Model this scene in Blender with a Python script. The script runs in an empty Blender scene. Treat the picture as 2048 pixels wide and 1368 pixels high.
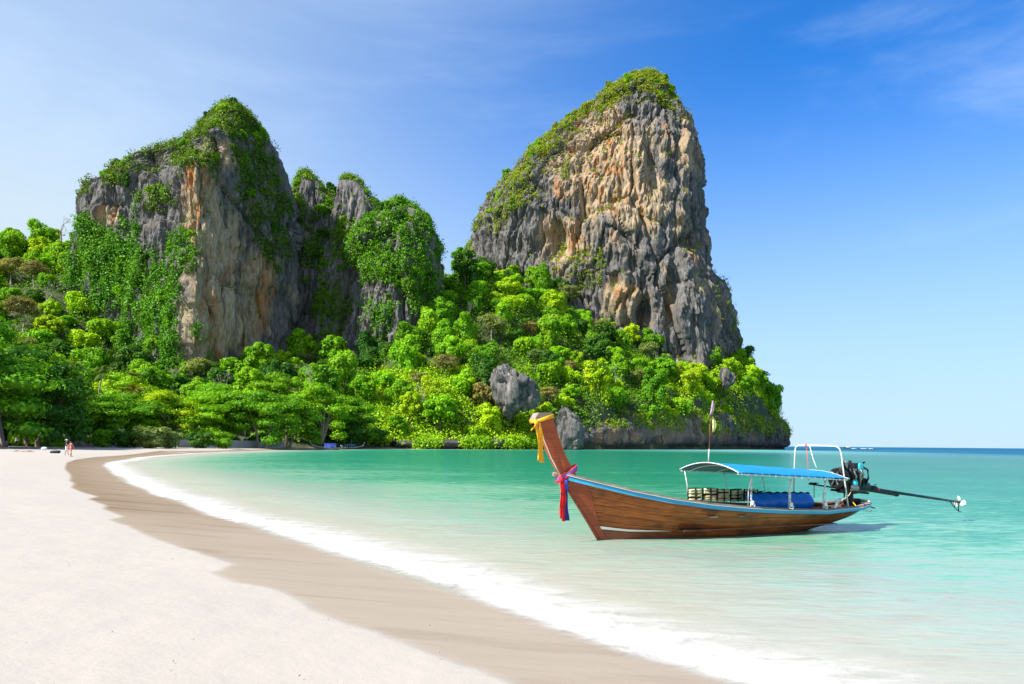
import bpy, bmesh, math, random
import numpy as np
from mathutils import Vector, Matrix
from mathutils.bvhtree import BVHTree

scene = bpy.context.scene
R = math.radians
# ------------------------------------------------------------------ camera
CAM_H = 2.1
FPX = 1479.0                     # focal length in pixels of the 2048 px wide photograph
ROLL = 0.0085
CX, CY = 1024.0, 888.0           # principal point (on the horizon)
cam_data = bpy.data.cameras.new('camera')
cam_data.sensor_width = 36.0
cam_data.lens = 36.0 * FPX / 2048.0
cam_data.shift_y = (CY - 684.0) / 2048.0
cam_data.clip_start = 0.1
cam_data.clip_end = 60000.0
cam = bpy.data.objects.new('camera', cam_data)
scene.collection.objects.link(cam)
cam.location = (0, 0, CAM_H)
cam.rotation_euler = (Matrix.Rotation(math.pi / 2, 3, 'X') @ Matrix.Rotation(ROLL, 3, 'Z')).to_euler()
scene.camera = cam

# ------------------------------------------------------------------ sun and sky
SUN_EL = R(46.0)
SUN_H = (-0.86, -0.51)           # horizontal direction towards the sun
sun_data = bpy.data.lights.new('sun', 'SUN')
sun_data.energy = 5.0
sun_data.angle = R(0.5)
sun_data.color = (1.0, 0.95, 0.86)
sun = bpy.data.objects.new('sun', sun_data)
scene.collection.objects.link(sun)
to_sun = Vector((SUN_H[0] * math.cos(SUN_EL), SUN_H[1] * math.cos(SUN_EL), math.sin(SUN_EL)))
sun.rotation_euler = to_sun.to_track_quat('Z', 'Y').to_euler()

world = bpy.data.worlds.new('World')
scene.world = world
world.use_nodes = True
wn, wl = world.node_tree.nodes, world.node_tree.links
wn.clear()
w_out = wn.new('ShaderNodeOutputWorld')
w_bg = wn.new('ShaderNodeBackground')
w_sky = wn.new('ShaderNodeTexSky')
w_sky.sky_type = 'NISHITA'
w_sky.sun_disc = False
w_sky.sun_elevation = SUN_EL
w_sky.sun_rotation = math.atan2(SUN_H[0], SUN_H[1])
w_sky.altitude = 0
w_sky.air_density = 1.0
w_sky.dust_density = 0.2
w_sky.ozone_density = 1.5
w_bg.inputs['Strength'].default_value = 0.070
w_tint = wn.new('ShaderNodeMix')
w_tint.data_type = 'RGBA'
w_tint.blend_type = 'MULTIPLY'
w_tint.inputs[0].default_value = 1.0
w_tint.inputs[7].default_value = (0.21, 0.95, 1.80, 1)
wl.new(w_sky.outputs[0], w_tint.inputs[6])
w_tc = wn.new('ShaderNodeTexCoord')
w_sep = wn.new('ShaderNodeSeparateXYZ')
wl.new(w_tc.outputs['Generated'], w_sep.inputs[0])
# pale sea haze low over the horizon, all round
w_el = wn.new('ShaderNodeMapRange')
w_el.interpolation_type = 'SMOOTHSTEP'
w_el.inputs['From Min'].default_value = -0.02
w_el.inputs['From Max'].default_value = 0.47
w_el.inputs['To Min'].default_value = 0.88
w_el.inputs['To Max'].default_value = 0.0
wl.new(w_sep.outputs[2], w_el.inputs['Value'])
w_hz = wn.new('ShaderNodeMix')
w_hz.data_type = 'RGBA'
w_hz.inputs[7].default_value = (5.1, 6.3, 7.35, 1)
# the air brightens and pales towards the sun
w_dot = wn.new('ShaderNodeVectorMath')
w_dot.operation = 'DOT_PRODUCT'
w_dot.inputs[1].default_value = (SUN_H[0], SUN_H[1], 0)
wl.new(w_tc.outputs['Generated'], w_dot.inputs[0])
w_glow = wn.new('ShaderNodeMapRange')
w_glow.interpolation_type = 'SMOOTHSTEP'
w_glow.inputs['From Min'].default_value = -0.72
w_glow.inputs['From Max'].default_value = 0.10
w_glow.inputs['To Max'].default_value = 0.66
wl.new(w_dot.outputs['Value'], w_glow.inputs['Value'])
w_max = wn.new('ShaderNodeMath')
w_max.operation = 'ADD'
w_max.use_clamp = True
wl.new(w_el.outputs[0], w_max.inputs[0])
wl.new(w_glow.outputs[0], w_max.inputs[1])
wl.new(w_max.outputs[0], w_hz.inputs[0])
wl.new(w_tint.outputs[2], w_hz.inputs[6])
# thin cirrus: streaky noise on the sky dome
w_map = wn.new('ShaderNodeMapping')
w_map.inputs['Location'].default_value = (0.2, 2.3, 1.1)
w_map.inputs['Rotation'].default_value = (0, R(20), R(-50))
w_map.inputs['Scale'].default_value = (0.8, 1.5, 4.0)
wl.new(w_tc.outputs['Generated'], w_map.inputs['Vector'])
w_n = wn.new('ShaderNodeTexNoise')
w_n.inputs['Scale'].default_value = 1.7
w_n.inputs['Detail'].default_value = 10.0
w_n.inputs['Roughness'].default_value = 0.58
w_n.inputs['Distortion'].default_value = 0.35
wl.new(w_map.outputs[0], w_n.inputs['Vector'])
w_r = wn.new('ShaderNodeMapRange')
w_r.interpolation_type = 'SMOOTHSTEP'
w_r.inputs['From Min'].default_value = 0.46
w_r.inputs['From Max'].default_value = 0.92
w_r.inputs['To Max'].default_value = 0.60
wl.new(w_n.outputs['Fac'], w_r.inputs['Value'])
w_mix = wn.new('ShaderNodeMix')
w_mix.data_type = 'RGBA'
w_mix.inputs[7].default_value = (6.2, 7.6, 9.2, 1)
wl.new(w_r.outputs[0], w_mix.inputs[0])
wl.new(w_hz.outputs[2], w_mix.inputs[6])
wl.new(w_mix.outputs[2], w_bg.inputs['Color'])
wl.new(w_bg.outputs[0], w_out.inputs['Surface'])

scene.view_settings.view_transform = 'Standard'
scene.view_settings.look = 'None'
scene.view_settings.gamma = 1.0
scene.view_settings.use_curve_mapping = False
scene.view_settings.exposure = 0.90
scene.render.engine = 'CYCLES'
scene.cycles.use_denoising = True
scene.cycles.max_bounces = 8
scene.cycles.diffuse_bounces = 3
scene.cycles.glossy_bounces = 3
scene.cycles.transparent_max_bounces = 12
scene.cycles.sample_clamp_indirect = 6.0

rng = np.random.default_rng(7)
random.seed(7)

# ------------------------------------------------------------------ placing helpers
def ray(px, py):
    u, v = px - CX, CY - py
    return (u * math.cos(ROLL) - v * math.sin(ROLL)) / FPX, (u * math.sin(ROLL) + v * math.cos(ROLL)) / FPX

def at(px, py, Y):
    a, b = ray(px, py)
    return np.array([a * Y, Y, CAM_H + b * Y])

def ground(px, py, z=0.0):
    a, b = ray(px, py)
    Y = (z - CAM_H) / b
    return np.array([a * Y, Y, z])

def project(P):
    P = np.asarray(P, float)
    Y = np.maximum(P[..., 1], 0.5)
    a = P[..., 0] / Y * FPX
    b = (P[..., 2] - CAM_H) / Y * FPX
    return CX + a * math.cos(ROLL) + b * math.sin(ROLL), CY - (-a * math.sin(ROLL) + b * math.cos(ROLL))

def in_poly(x, y, poly):
    inside = np.zeros(np.shape(x), bool)
    n = len(poly)
    for i in range(n):
        x0, y0 = poly[i]
        x1, y1 = poly[(i + 1) % n]
        if y0 == y1:
            continue
        c = ((y0 > y) != (y1 > y)) & (x < (x1 - x0) * (y - y0) / (y1 - y0) + x0)
        inside ^= c
    return inside

# ------------------------------------------------------------------ noise
_grad = np.random.default_rng(3).normal(size=(256, 3))
_grad /= np.linalg.norm(_grad, axis=1)[:, None]
_perm = np.random.default_rng(5).permutation(256)
_perm = np.concatenate([_perm, _perm, _perm])

def perlin(P, seed=0):
    P = np.asarray(P, float) + seed * 17.31
    i = np.floor(P).astype(np.int64)
    f = P - i
    i &= 255
    u = f * f * f * (f * (f * 6 - 15) + 10)
    res = 0
    for dx in (0, 1):
        wx = u[:, 0] if dx else 1 - u[:, 0]
        for dy in (0, 1):
            wy = u[:, 1] if dy else 1 - u[:, 1]
            for dz in (0, 1):
                wz = u[:, 2] if dz else 1 - u[:, 2]
                h = _perm[_perm[_perm[(i[:, 0] + dx) & 255] + ((i[:, 1] + dy) & 255)] + ((i[:, 2] + dz) & 255)]
                g = _grad[h]
                d = g[:, 0] * (f[:, 0] - dx) + g[:, 1] * (f[:, 1] - dy) + g[:, 2] * (f[:, 2] - dz)
                res = res + wx * wy * wz * d
    return res * 1.6

def fbm(P, octaves=4, seed=0, gain=0.5):
    a, s, out = 1.0, 1.0, 0.0
    for o in range(octaves):
        out = out + a * perlin(np.asarray(P) * s, seed + o)
        a *= gain
        s *= 2.03
    return out

def ridged(P, octaves=3, seed=0):
    a, s, out = 1.0, 1.0, 0.0
    for o in range(octaves):
        out = out + a * (1 - 2 * np.abs(perlin(np.asarray(P) * s, seed + o)))
        a *= 0.5
        s *= 2.1
    return out

def smooth(e0, e1, x):
    t = np.clip((x - e0) / (e1 - e0), 0, 1)
    return t * t * (3 - 2 * t)

# ------------------------------------------------------------------ mesh helpers
COL = scene.collection

def raw_mesh(name, V, F, mats=(), smooth_shade=False, attrs=None, mat_idx=None):
    """F: (n,3) or (n,4) int array, or list of polygons."""
    me = bpy.data.meshes.new(name)
    V = np.asarray(V, np.float32)
    if isinstance(F, np.ndarray) and F.ndim == 2:
        n, k = F.shape
        me.vertices.add(len(V))
        me.vertices.foreach_set('co', V.ravel())
        me.loops.add(n * k)
        me.loops.foreach_set('vertex_index', F.astype(np.int32).ravel())
        me.polygons.add(n)
        me.polygons.foreach_set('loop_start', np.arange(0, n * k, k, dtype=np.int32))
        me.update(calc_edges=True)
    else:
        me.from_pydata(V.tolist(), [], [list(map(int, f)) for f in F])
    for m in mats:
        me.materials.append(m)
    if mat_idx is not None:
        me.polygons.foreach_set('material_index', np.asarray(mat_idx, np.int32))
    if smooth_shade:
        me.polygons.foreach_set('use_smooth', np.ones(len(me.polygons), bool))
    if attrs:
        for k, (dom, val) in attrs.items():
            a = me.attributes.new(k, 'FLOAT', dom)
            a.data.foreach_set('value', np.asarray(val, np.float32))
    me.update()
    return me

def link(name, me, parent=None, loc=None, rotz=None):
    o = bpy.data.objects.new(name, me)
    COL.objects.link(o)
    if parent is not None:
        o.parent = parent
    if loc is not None:
        o.location = loc
    if rotz is not None:
        o.rotation_euler = (0, 0, rotz)
    return o

def tag(o, label=None, cat=None, group=None, kind=None):
    if label: o['label'] = label
    if cat: o['category'] = cat
    if group: o['group'] = group
    if kind: o['kind'] = kind
    return o

def grid_faces(nu, nv, wrap_u=False):
    """vertices index = v*nu + u"""
    uu = np.arange(nu if wrap_u else nu - 1)
    vv = np.arange(nv - 1)
    U, Vv = np.meshgrid(uu, vv)
    U, Vv = U.ravel(), Vv.ravel()
    U1 = (U + 1) % nu
    return np.stack([Vv * nu + U, Vv * nu + U1, (Vv + 1) * nu + U1, (Vv + 1) * nu + U], 1)

class MB:
    """collects simple shapes, then builds ONE mesh object"""
    def __init__(self):
        self.v, self.f = [], []
    def add(self, V, F):
        b = len(self.v)
        self.v += [tuple(map(float, p)) for p in V]
        self.f += [tuple(int(i) + b for i in q) for q in F]
        return self
    def box(self, c, d, rot=None):
        x, y, z = d[0] / 2, d[1] / 2, d[2] / 2
        V = [Vector(p) for p in ((-x, -y, -z), (x, -y, -z), (x, y, -z), (-x, y, -z), (-x, -y, z), (x, -y, z), (x, y, z), (-x, y, z))]
        if rot is not None:
            V = [rot @ p for p in V]
        V = [p + Vector(c) for p in V]
        return self.add(V, [(0, 3, 2, 1), (4, 5, 6, 7), (0, 1, 5, 4), (1, 2, 6, 5), (2, 3, 7, 6), (3, 0, 4, 7)])
    def rbox(self, c, d, r=0.2, rot=None):
        """box with chamfered rim in all directions (superellipsoid, low resolution)"""
        V, nu, nv = [], 12, 7
        for j in range(nv):
            ph = -math.pi / 2 + math.pi * j / (nv - 1)
            for i in range(nu):
                th = 2 * math.pi * i / nu
                def sp(t, e): return math.copysign(abs(t) ** e, t)
                p = Vector((sp(math.cos(ph), r) * sp(math.cos(th), r) * d[0] / 2,
                            sp(math.cos(ph), r) * sp(math.sin(th), r) * d[1] / 2, sp(math.sin(ph), r) * d[2] / 2))
                V.append((rot @ p if rot is not None else p) + Vector(c))
        F = [tuple(q) for q in grid_faces(nu, nv, True)]
        return self.add(V, F)
    def tube(self, pts, r, n=8, cap=True):
        pts = [Vector(p) for p in pts]
        rs = r if hasattr(r, '__len__') else [r] * len(pts)
        V = []
        up = Vector((0, 0, 1))
        for i, p in enumerate(pts):
            t = (pts[min(i + 1, len(pts) - 1)] - pts[max(i - 1, 0)]).normalized()
            a = t.cross(up)
            if a.length < 0.05:
                a = t.cross(Vector((1, 0, 0)))
            a.normalize()
            b = a.cross(t)
            for k in range(n):
                an = 2 * math.pi * k / n
                V.append(p + (a * math.cos(an) + b * math.sin(an)) * rs[i])
        F = [tuple(q) for q in grid_faces(n, len(pts), True)]
        if cap:
            F.append(tuple(range(n))[::-1])
            F.append(tuple(range((len(pts) - 1) * n, len(pts) * n)))
        return self.add(V, F)
    def slab(self, pts, th, axis):
        """polygon (3-d points) extruded by th along axis"""
        ax = Vector(axis) * th
        n = len(pts)
        V = [Vector(p) - ax / 2 for p in pts] + [Vector(p) + ax / 2 for p in pts]
        F = [tuple(range(n))[::-1], tuple(range(n, 2 * n))] + [(i, (i + 1) % n, n + (i + 1) % n, n + i) for i in range(n)]
        return self.add(V, F)
    def sheet(self, rows, th=0.0):
        """grid of points rows[v][u]; th > 0 gives thickness along the normal"""
        nv, nu = len(rows), len(rows[0])
        A = np.array([[tuple(p) for p in r] for r in rows], float)
        F = grid_faces(nu, nv)
        if th <= 0:
            return self.add(A.reshape(-1, 3), F)
        du = np.gradient(A, axis=1)
        dv = np.gradient(A, axis=0)
        N = np.cross(du, dv)
        N /= np.linalg.norm(N, axis=2)[..., None] + 1e-9
        B = A + N * th
        n = nu * nv
        V = np.concatenate([A.reshape(-1, 3), B.reshape(-1, 3)])
        Fs = [tuple(q[::-1]) for q in F] + [tuple(q + n) for q in F]
        rim = [i for i in range(nu)] + [v * nu + nu - 1 for v in range(1, nv)] + [(nv - 1) * nu + u for u in range(nu - 2, -1, -1)] + [v * nu for v in range(nv - 2, 0, -1)]
        for k in range(len(rim)):
            a, b = rim[k], rim[(k + 1) % len(rim)]
            Fs.append((a, b, b + n, a + n))
        return self.add(V, Fs)
    def mesh(self, name, mat, smooth_shade=False):
        me = raw_mesh(name, np.array(self.v), self.f, [mat] if mat else [], smooth_shade)
        bm = bmesh.new(); bm.from_mesh(me)
        bmesh.ops.recalc_face_normals(bm, faces=bm.faces)
        bm.to_mesh(me); bm.free()
        return me
    def build(self, name, mat, parent=None, smooth_shade=False, loc=None, rotz=None):
        return link(name, self.mesh(name, mat, smooth_shade), parent, loc, rotz)

def empty(name, loc, rotz=0.0):
    o = bpy.data.objects.new(name, None)
    COL.objects.link(o)
    o.location = loc
    o.rotation_euler = (0, 0, rotz)
    o.empty_display_size = 0.3
    return o

def copy_tree(o, parent=None):
    c = o.copy()
    COL.objects.link(c)
    c.parent = parent
    for ch in list(o.children):
        copy_tree(ch, c)
    return c
# ------------------------------------------------------------------ materials
class NT:
    """small node-tree helper"""
    def __init__(self, name):
        self.m = bpy.data.materials.new(name)
        self.m.use_nodes = True
        self.t = self.m.node_tree
        self.t.nodes.clear()
        self.out = self.t.nodes.new('ShaderNodeOutputMaterial')
    def n(self, typ, **kw):
        nd = self.t.nodes.new('ShaderNode' + typ)
        for k, v in kw.items():
            if k.startswith('i_'):
                nd.inputs[k[2:].replace('_', ' ')].default_value = v
            else:
                setattr(nd, k, v)
        return nd
    def l(self, a, b):
        self.t.links.new(a, b)
    def pos(self, scale=(1, 1, 1), obj=False, rot=(0, 0, 0)):
        if obj:
            src = self.n('TexCoord').outputs['Object']
        else:
            src = self.n('NewGeometry').outputs['Position']
        mp = self.n('Mapping')
        mp.inputs['Scale'].default_value = scale
        mp.inputs['Rotation'].default_value = rot
        self.l(src, mp.inputs['Vector'])
        return mp.outputs[0]
    def noise(self, vec, scale=1.0, detail=4.0, rough=0.5, dist=0.0):
        nd = self.n('TexNoise')
        nd.inputs['Scale'].default_value = scale
        nd.inputs['Detail'].default_value = detail
        nd.inputs['Roughness'].default_value = rough
        nd.inputs['Distortion'].default_value = dist
        self.l(vec, nd.inputs['Vector'])
        return nd.outputs['Fac']
    def rng(self, val, a, b, c=0.0, d=1.0, smooth_=True):
        nd = self.n('MapRange')
        if smooth_:
            nd.interpolation_type = 'SMOOTHSTEP'
        nd.inputs['From Min'].default_value = a
        nd.inputs['From Max'].default_value = b
        nd.inputs['To Min'].default_value = c
        nd.inputs['To Max'].default_value = d
        self.l(val, nd.inputs['Value'])
        return nd.outputs[0]
    def math(self, op, a, b=None):
        nd = self.n('Math', operation=op)
        for i, x in enumerate((a, b)):
            if x is None: continue
            if hasattr(x, 'links'): self.l(x, nd.inputs[i])
            else: nd.inputs[i].default_value = x
        return nd.outputs[0]
    def mix(self, fac, a, b, blend='MIX'):
        nd = self.n('Mix', data_type='RGBA', blend_type=blend)
        for sock, x in ((nd.inputs[0], fac), (nd.inputs[6], a), (nd.inputs[7], b)):
            if hasattr(x, 'links'): self.l(x, sock)
            elif isinstance(x, (int, float)): sock.default_value = x
            else: sock.default_value = (*x[:3], 1)
        return nd.outputs[2]
    def attr(self, name):
        return self.n('Attribute', attribute_name=name).outputs['Fac']
    def bump(self, h, strength=0.5, dist=0.1):
        nd = self.n('Bump')
        nd.inputs['Strength'].default_value = strength
        nd.inputs['Distance'].default_value = dist
        self.l(h, nd.inputs['Height'])
        return nd.outputs[0]
    def pbr(self, col, rough=0.8, normal=None, metal=0.0, spec=0.5):
        p = self.n('BsdfPrincipled')
        for k, x in (('Base Color', col), ('Roughness', rough), ('Metallic', metal), ('Specular IOR Level', spec)):
            if hasattr(x, 'links'): self.l(x, p.inputs[k])
            elif isinstance(x, (int, float)): p.inputs[k].default_value = x
            else: p.inputs[k].default_value = (*x[:3], 1)
        if normal is not None:
            self.l(normal, p.inputs['Normal'])
        return p.outputs[0]
    def done(self, shader):
        self.l(shader, self.out.inputs['Surface'])
        return self.m

def plain(name, col, rough=0.6, metal=0.0, var=0.25, scale=6.0, bump=0.0, spec=0.5):
    t = NT(name)
    p = t.pos(obj=True)
    nz = t.noise(p, scale, 5, 0.6)
    c = t.mix(nz, tuple(x * (1 - var) for x in col), tuple(min(1, x * (1 + var)) for x in col))
    nb = t.bump(t.noise(p, scale * 4, 4), bump, 0.02) if bump else None
    r = t.rng(nz, 0.3, 0.7, max(0.05, rough - 0.1), min(1, rough + 0.1))
    return t.done(t.pbr(c, r, nb, metal, spec))

def make_leaf():
    """foliage: colour of the thing (object colour), varied leaf by leaf; light passes through"""
    t = NT('foliage')
    oi = t.n('ObjectInfo')
    tint = t.attr('tint')
    base = oi.outputs['Color']
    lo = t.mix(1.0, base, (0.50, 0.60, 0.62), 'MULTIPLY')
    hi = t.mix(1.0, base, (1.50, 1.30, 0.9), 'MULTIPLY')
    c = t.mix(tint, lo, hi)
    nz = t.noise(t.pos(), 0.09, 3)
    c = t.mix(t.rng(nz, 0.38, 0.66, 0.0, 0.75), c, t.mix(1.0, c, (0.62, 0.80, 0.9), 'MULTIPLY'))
    d = t.n('BsdfDiffuse'); t.l(c, d.inputs['Color'])
    tr = t.n('BsdfTranslucent'); t.l(t.mix(1.0, c, (1.35, 1.15, 0.3), 'MULTIPLY'), tr.inputs['Color'])
    gl = t.n('BsdfGlossy'); gl.inputs['Roughness'].default_value = 0.45; gl.inputs['Color'].default_value = (1, 1, 1, 1)
    m1 = t.n('MixShader'); m1.inputs[0].default_value = 0.27
    t.l(d.outputs[0], m1.inputs[1]); t.l(tr.outputs[0], m1.inputs[2])
    m2 = t.n('MixShader'); m2.inputs[0].default_value = 0.012
    t.l(m1.outputs[0], m2.inputs[1]); t.l(gl.outputs[0], m2.inputs[2])
    return t.done(m2.outputs[0])

def make_rock(name, grey=(0.135, 0.128, 0.122), dark=(0.034, 0.035, 0.039), cream=(0.50, 0.375, 0.235), ochre=(0.38, 0.155, 0.042)):
    t = NT(name)
    streak = t.noise(t.pos((0.30, 0.30, 0.035)), 1.0, 8, 0.62, 0.6)
    fine = t.noise(t.pos((1.1, 1.1, 0.30)), 1.0, 8, 0.65, 0.3)
    blot = t.noise(t.pos((0.06, 0.06, 0.03)), 1.0, 6, 0.6, 0.4)
    warm = t.attr('warm')
    w = t.math('ADD', warm, t.rng(blot, 0.3, 0.75, -0.30, 0.40))
    c = t.mix(t.rng(fine, 0.3, 0.7), tuple(x * 0.62 for x in grey), tuple(min(1, x * 1.45) for x in grey))
    c = t.mix(t.rng(w, 0.12, 0.6), c, t.mix(t.rng(fine, 0.3, 0.72), tuple(x * 0.55 for x in cream), cream))
    och = t.math('MULTIPLY', t.rng(t.noise(t.pos((0.16, 0.16, 0.035)), 1.0, 6, 0.6, 0.8), 0.505, 0.65), t.rng(w, 0.15, 0.65))
    c = t.mix(och, c, ochre)
    c = t.mix(t.math('MULTIPLY', t.rng(streak, 0.50, 0.68, 0.0, 0.90), t.rng(w, 0.3, 1.0, 1.0, 0.72)), c, dark)
    pale = t.noise(t.pos((0.5, 0.5, 0.05)), 1.0, 6, 0.6, 0.3)
    c = t.mix(t.rng(pale, 0.56, 0.72, 0, 0.65), c, (0.42, 0.39, 0.35))
    h = t.math('ADD', t.math('MULTIPLY', fine, 1.0), t.math('MULTIPLY', t.noise(t.pos((0.35, 0.35, 0.10)), 1.0, 10, 0.7), 1.2))
    return t.done(t.pbr(c, 0.9, t.bump(h, 0.9, 1.1), 0, 0.2))

def make_wood(name, c1, c2, seam=(0.05, 0.022, 0.012), rough=0.42, wear=0.35):
    t = NT(name)
    grain = t.noise(t.pos((0.9, 9.0, 22.0), obj=True), 1.0, 8, 0.65, 0.5)
    blot = t.noise(t.pos((0.7, 1.5, 2.2), obj=True), 1.0, 6, 0.65, 0.4)
    oi = t.n('ObjectInfo').outputs['Random']
    c = t.mix(t.rng(grain, 0.32, 0.68), c1, c2)
    c = t.mix(t.math('MULTIPLY', oi, 0.40), c, t.mix(1.0, c, (0.55, 0.48, 0.42), 'MULTIPLY'))
    c = t.mix(t.rng(blot, 0.50, 0.72, 0, 0.85), c, seam)
    old = t.noise(t.pos((0.45, 1.2, 1.5), obj=True), 1.0, 8, 0.7, 1.0)
    c = t.mix(t.rng(old, 0.46, 0.62, 0, 0.62 * min(1.0, wear * 2)), c, t.mix(1.0, c, (0.40, 0.42, 0.46), 'MULTIPLY'))
    scr = t.noise(t.pos((1.2, 26, 44), obj=True), 1.0, 6, 0.75, 0.4)
    c = t.mix(t.rng(scr, 0.60, 0.72, 0, wear * 0.9), c, (0.30, 0.17, 0.09))
    c = t.mix(t.rng(scr, 0.40, 0.30, 0, wear), c, seam)
    sc = t.noise(t.pos((2.2, 5, 9.0), obj=True), 1.0, 7, 0.7, 0.2)
    c = t.mix(t.rng(sc, 0.67, 0.76, 0, wear), c, (0.42, 0.36, 0.30))
    r = t.rng(blot, 0.3, 0.7, rough - 0.12, rough + 0.2)
    return t.done(t.pbr(c, r, t.bump(grain, 0.35, 0.01), 0, 0.4))

M = {}
M['leaf'] = make_leaf()
M['rock'] = make_rock('limestone')
M['rock_sea'] = make_rock('limestone_sea', grey=(0.105, 0.094, 0.088), cream=(0.36, 0.25, 0.185), ochre=(0.33, 0.13, 0.06))
M['rock_grey'] = make_rock('limestone_grey', cream=(0.38, 0.36, 0.33), ochre=(0.33, 0.26, 0.19))
M['bark'] = plain('bark', (0.20, 0.15, 0.11), 0.9, 0, 0.4, 3.0, 0.5)
M['bark_pale'] = plain('pale_bark', (0.27, 0.235, 0.20), 0.9, 0, 0.3, 3.0, 0.4)
M['soil'] = plain('leaf_litter', (0.045, 0.055, 0.018), 0.95, 0, 0.6, 0.4, 0.6)
M['concrete'] = plain('concrete', (0.36, 0.34, 0.33), 0.85, 0, 0.25, 0.9, 0.3)
M['hull'] = make_wood('varnished_hull_wood', (0.22, 0.050, 0.008), (0.48, 0.122, 0.017), (0.036, 0.015, 0.009), 0.36, 0.6)
M['bottom'] = make_wood('red_brown_bottom_paint', (0.17, 0.048, 0.025), (0.26, 0.075, 0.038), (0.09, 0.03, 0.018), 0.5, 0.2)
M['stem'] = make_wood('red_stem_wood', (0.23, 0.040, 0.012), (0.33, 0.068, 0.020), (0.15, 0.03, 0.012), 0.4, 0.3)
M['prow'] = make_wood('orange_prow_wood', (0.33, 0.055, 0.011), (0.44, 0.085, 0.017), (0.24, 0.045, 0.012), 0.4, 0.12)
M['weathered'] = make_wood('weathered_wood', (0.20, 0.15, 0.12), (0.42, 0.35, 0.30), (0.10, 0.07, 0.055), 0.8, 0.4)
M['deck'] = make_wood('deck_boards', (0.16, 0.06, 0.035), (0.27, 0.12, 0.075), (0.06, 0.03, 0.02), 0.7, 0.3)
M['dark_wood'] = plain('dark_seam_wood', (0.09, 0.038, 0.016), 0.8)
M['blue_paint'] = plain('blue_rail_paint', (0.03, 0.30, 0.52), 0.45, 0, 0.3, 3.0)
M['white_paint'] = plain('white_paint', (0.68, 0.67, 0.64), 0.45, 0, 0.08, 4.0)
M['blue_roof'] = plain('blue_canopy_sheet', (0.004, 0.22, 0.78), 0.5, 0, 0.12, 1.5)
M['roof_under'] = plain('canopy_lining', (0.03, 0.12, 0.16), 0.7)
M['blue_tarp'] = plain('blue_tarpaulin', (0.008, 0.22, 0.90), 0.4, 0, 0.25, 2.5, 0.3)
M['yellow'] = plain('yellow_cloth', (0.86, 0.40, 0.008), 0.75, 0, 0.2, 8.0, 0.2)
M['red'] = plain('red_cloth', (0.72, 0.010, 0.016), 0.75, 0, 0.25, 8.0, 0.2)
M['navy'] = plain('navy_cloth', (0.022, 0.025, 0.22), 0.75, 0, 0.25, 8.0, 0.2)
M['royal'] = plain('royal_blue_cloth', (0.06, 0.13, 0.70), 0.75, 0, 0.25, 8.0, 0.2)
M['pink'] = plain('pink_cloth', (0.66, 0.06, 0.09), 0.75, 0, 0.2, 8.0, 0.2)
M['lilac'] = plain('lilac_cloth', (0.42, 0.31, 0.40), 0.8, 0, 0.2, 8.0)
M['pale_yellow'] = plain('pale_yellow_cloth', (0.62, 0.64, 0.24), 0.8, 0, 0.15, 8.0)
M['rope'] = plain('rope', (0.55, 0.47, 0.36), 0.9, 0, 0.3, 40.0)
M['rope_white'] = plain('white_rope', (0.72, 0.70, 0.66), 0.9, 0, 0.15, 40.0)
M['rope_red'] = plain('red_cord', (0.62, 0.05, 0.05), 0.8, 0, 0.2, 30.0)
M['jacket'] = plain('pale_green_vest', (0.58, 0.68, 0.36), 0.8, 0, 0.2, 10.0, 0.2)
M['black_strap'] = plain('black_webbing', (0.012, 0.012, 0.014), 0.8)
M['red_seat'] = plain('dark_red_seat', (0.30, 0.012, 0.014), 0.6)
M['iron'] = plain('black_iron', (0.018, 0.019, 0.022), 0.4, 0.5, 0.4, 12.0, 0.3)
M['metal'] = plain('dull_engine_metal', (0.34, 0.32, 0.31), 0.38, 0.85, 0.4, 18.0, 0.3)
M['rust'] = plain('rusty_metal', (0.20, 0.085, 0.05), 0.75, 0.3, 0.5, 16.0, 0.4)
M['teal'] = plain('teal_enamel', (0.04, 0.52, 0.60), 0.4)
M['bronze'] = plain('pale_propeller', (0.80, 0.79, 0.76), 0.3, 0.2)
M['skin'] = plain('skin', (0.52, 0.28, 0.19), 0.6, 0, 0.08, 3)
M['hair'] = plain('hair', (0.05, 0.03, 0.02), 0.7)
M['white_cloth'] = plain('white_cloth', (0.75, 0.74, 0.76), 0.85, 0, 0.08, 8)
M['dark_cloth'] = plain('dark_cloth', (0.02, 0.022, 0.04), 0.85)
M['grey_cloth'] = plain('grey_cloth', (0.42, 0.44, 0.50), 0.85)
M['orange_wall'] = plain('orange_plaster', (0.55, 0.22, 0.07), 0.85)
M['glass'] = plain('window_glass', (0.02, 0.03, 0.035), 0.08, 0, 0.1)
M['roof_tile'] = plain('brown_roof', (0.16, 0.09, 0.06), 0.8, 0, 0.3, 1.0)
M['pebble'] = plain('shell_grit', (0.34, 0.29, 0.25), 0.8, 0, 0.5, 0.7)
M['flower'] = plain('pink_dry_flowers', (0.50, 0.28, 0.20), 0.9, 0, 0.3, 1.0)
# ------------------------------------------------------------------ shoreline (land lies to the left of the line's travel)
SHORE = np.array([(30, -30), (14, -9), (9, -3.2), (5.6, 1.2), (3.6, 4.1), (2.0, 6.43), (1.38, 7.3), (-.13, 9.36), (-1.93, 11.82), (-3.4, 13.8), (-5.01, 16.03), (-7.1, 19.0),
                  (-9.39, 22.3), (-14.51, 29.68), (-20.61, 38.92), (-31.23, 56.78), (-38.5, 70), (-46, 90), (-51, 106), (-55.3, 128), (-58.5, 150),
                  (-60.5, 200), (-54.5, 243), (-32, 264), (-4.5, 277), (15.4, 300), (40, 327), (67, 359), (112, 412), (155, 462), (189, 512), (175, 640), (0, 780), (-900, 1200)], float)

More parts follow.
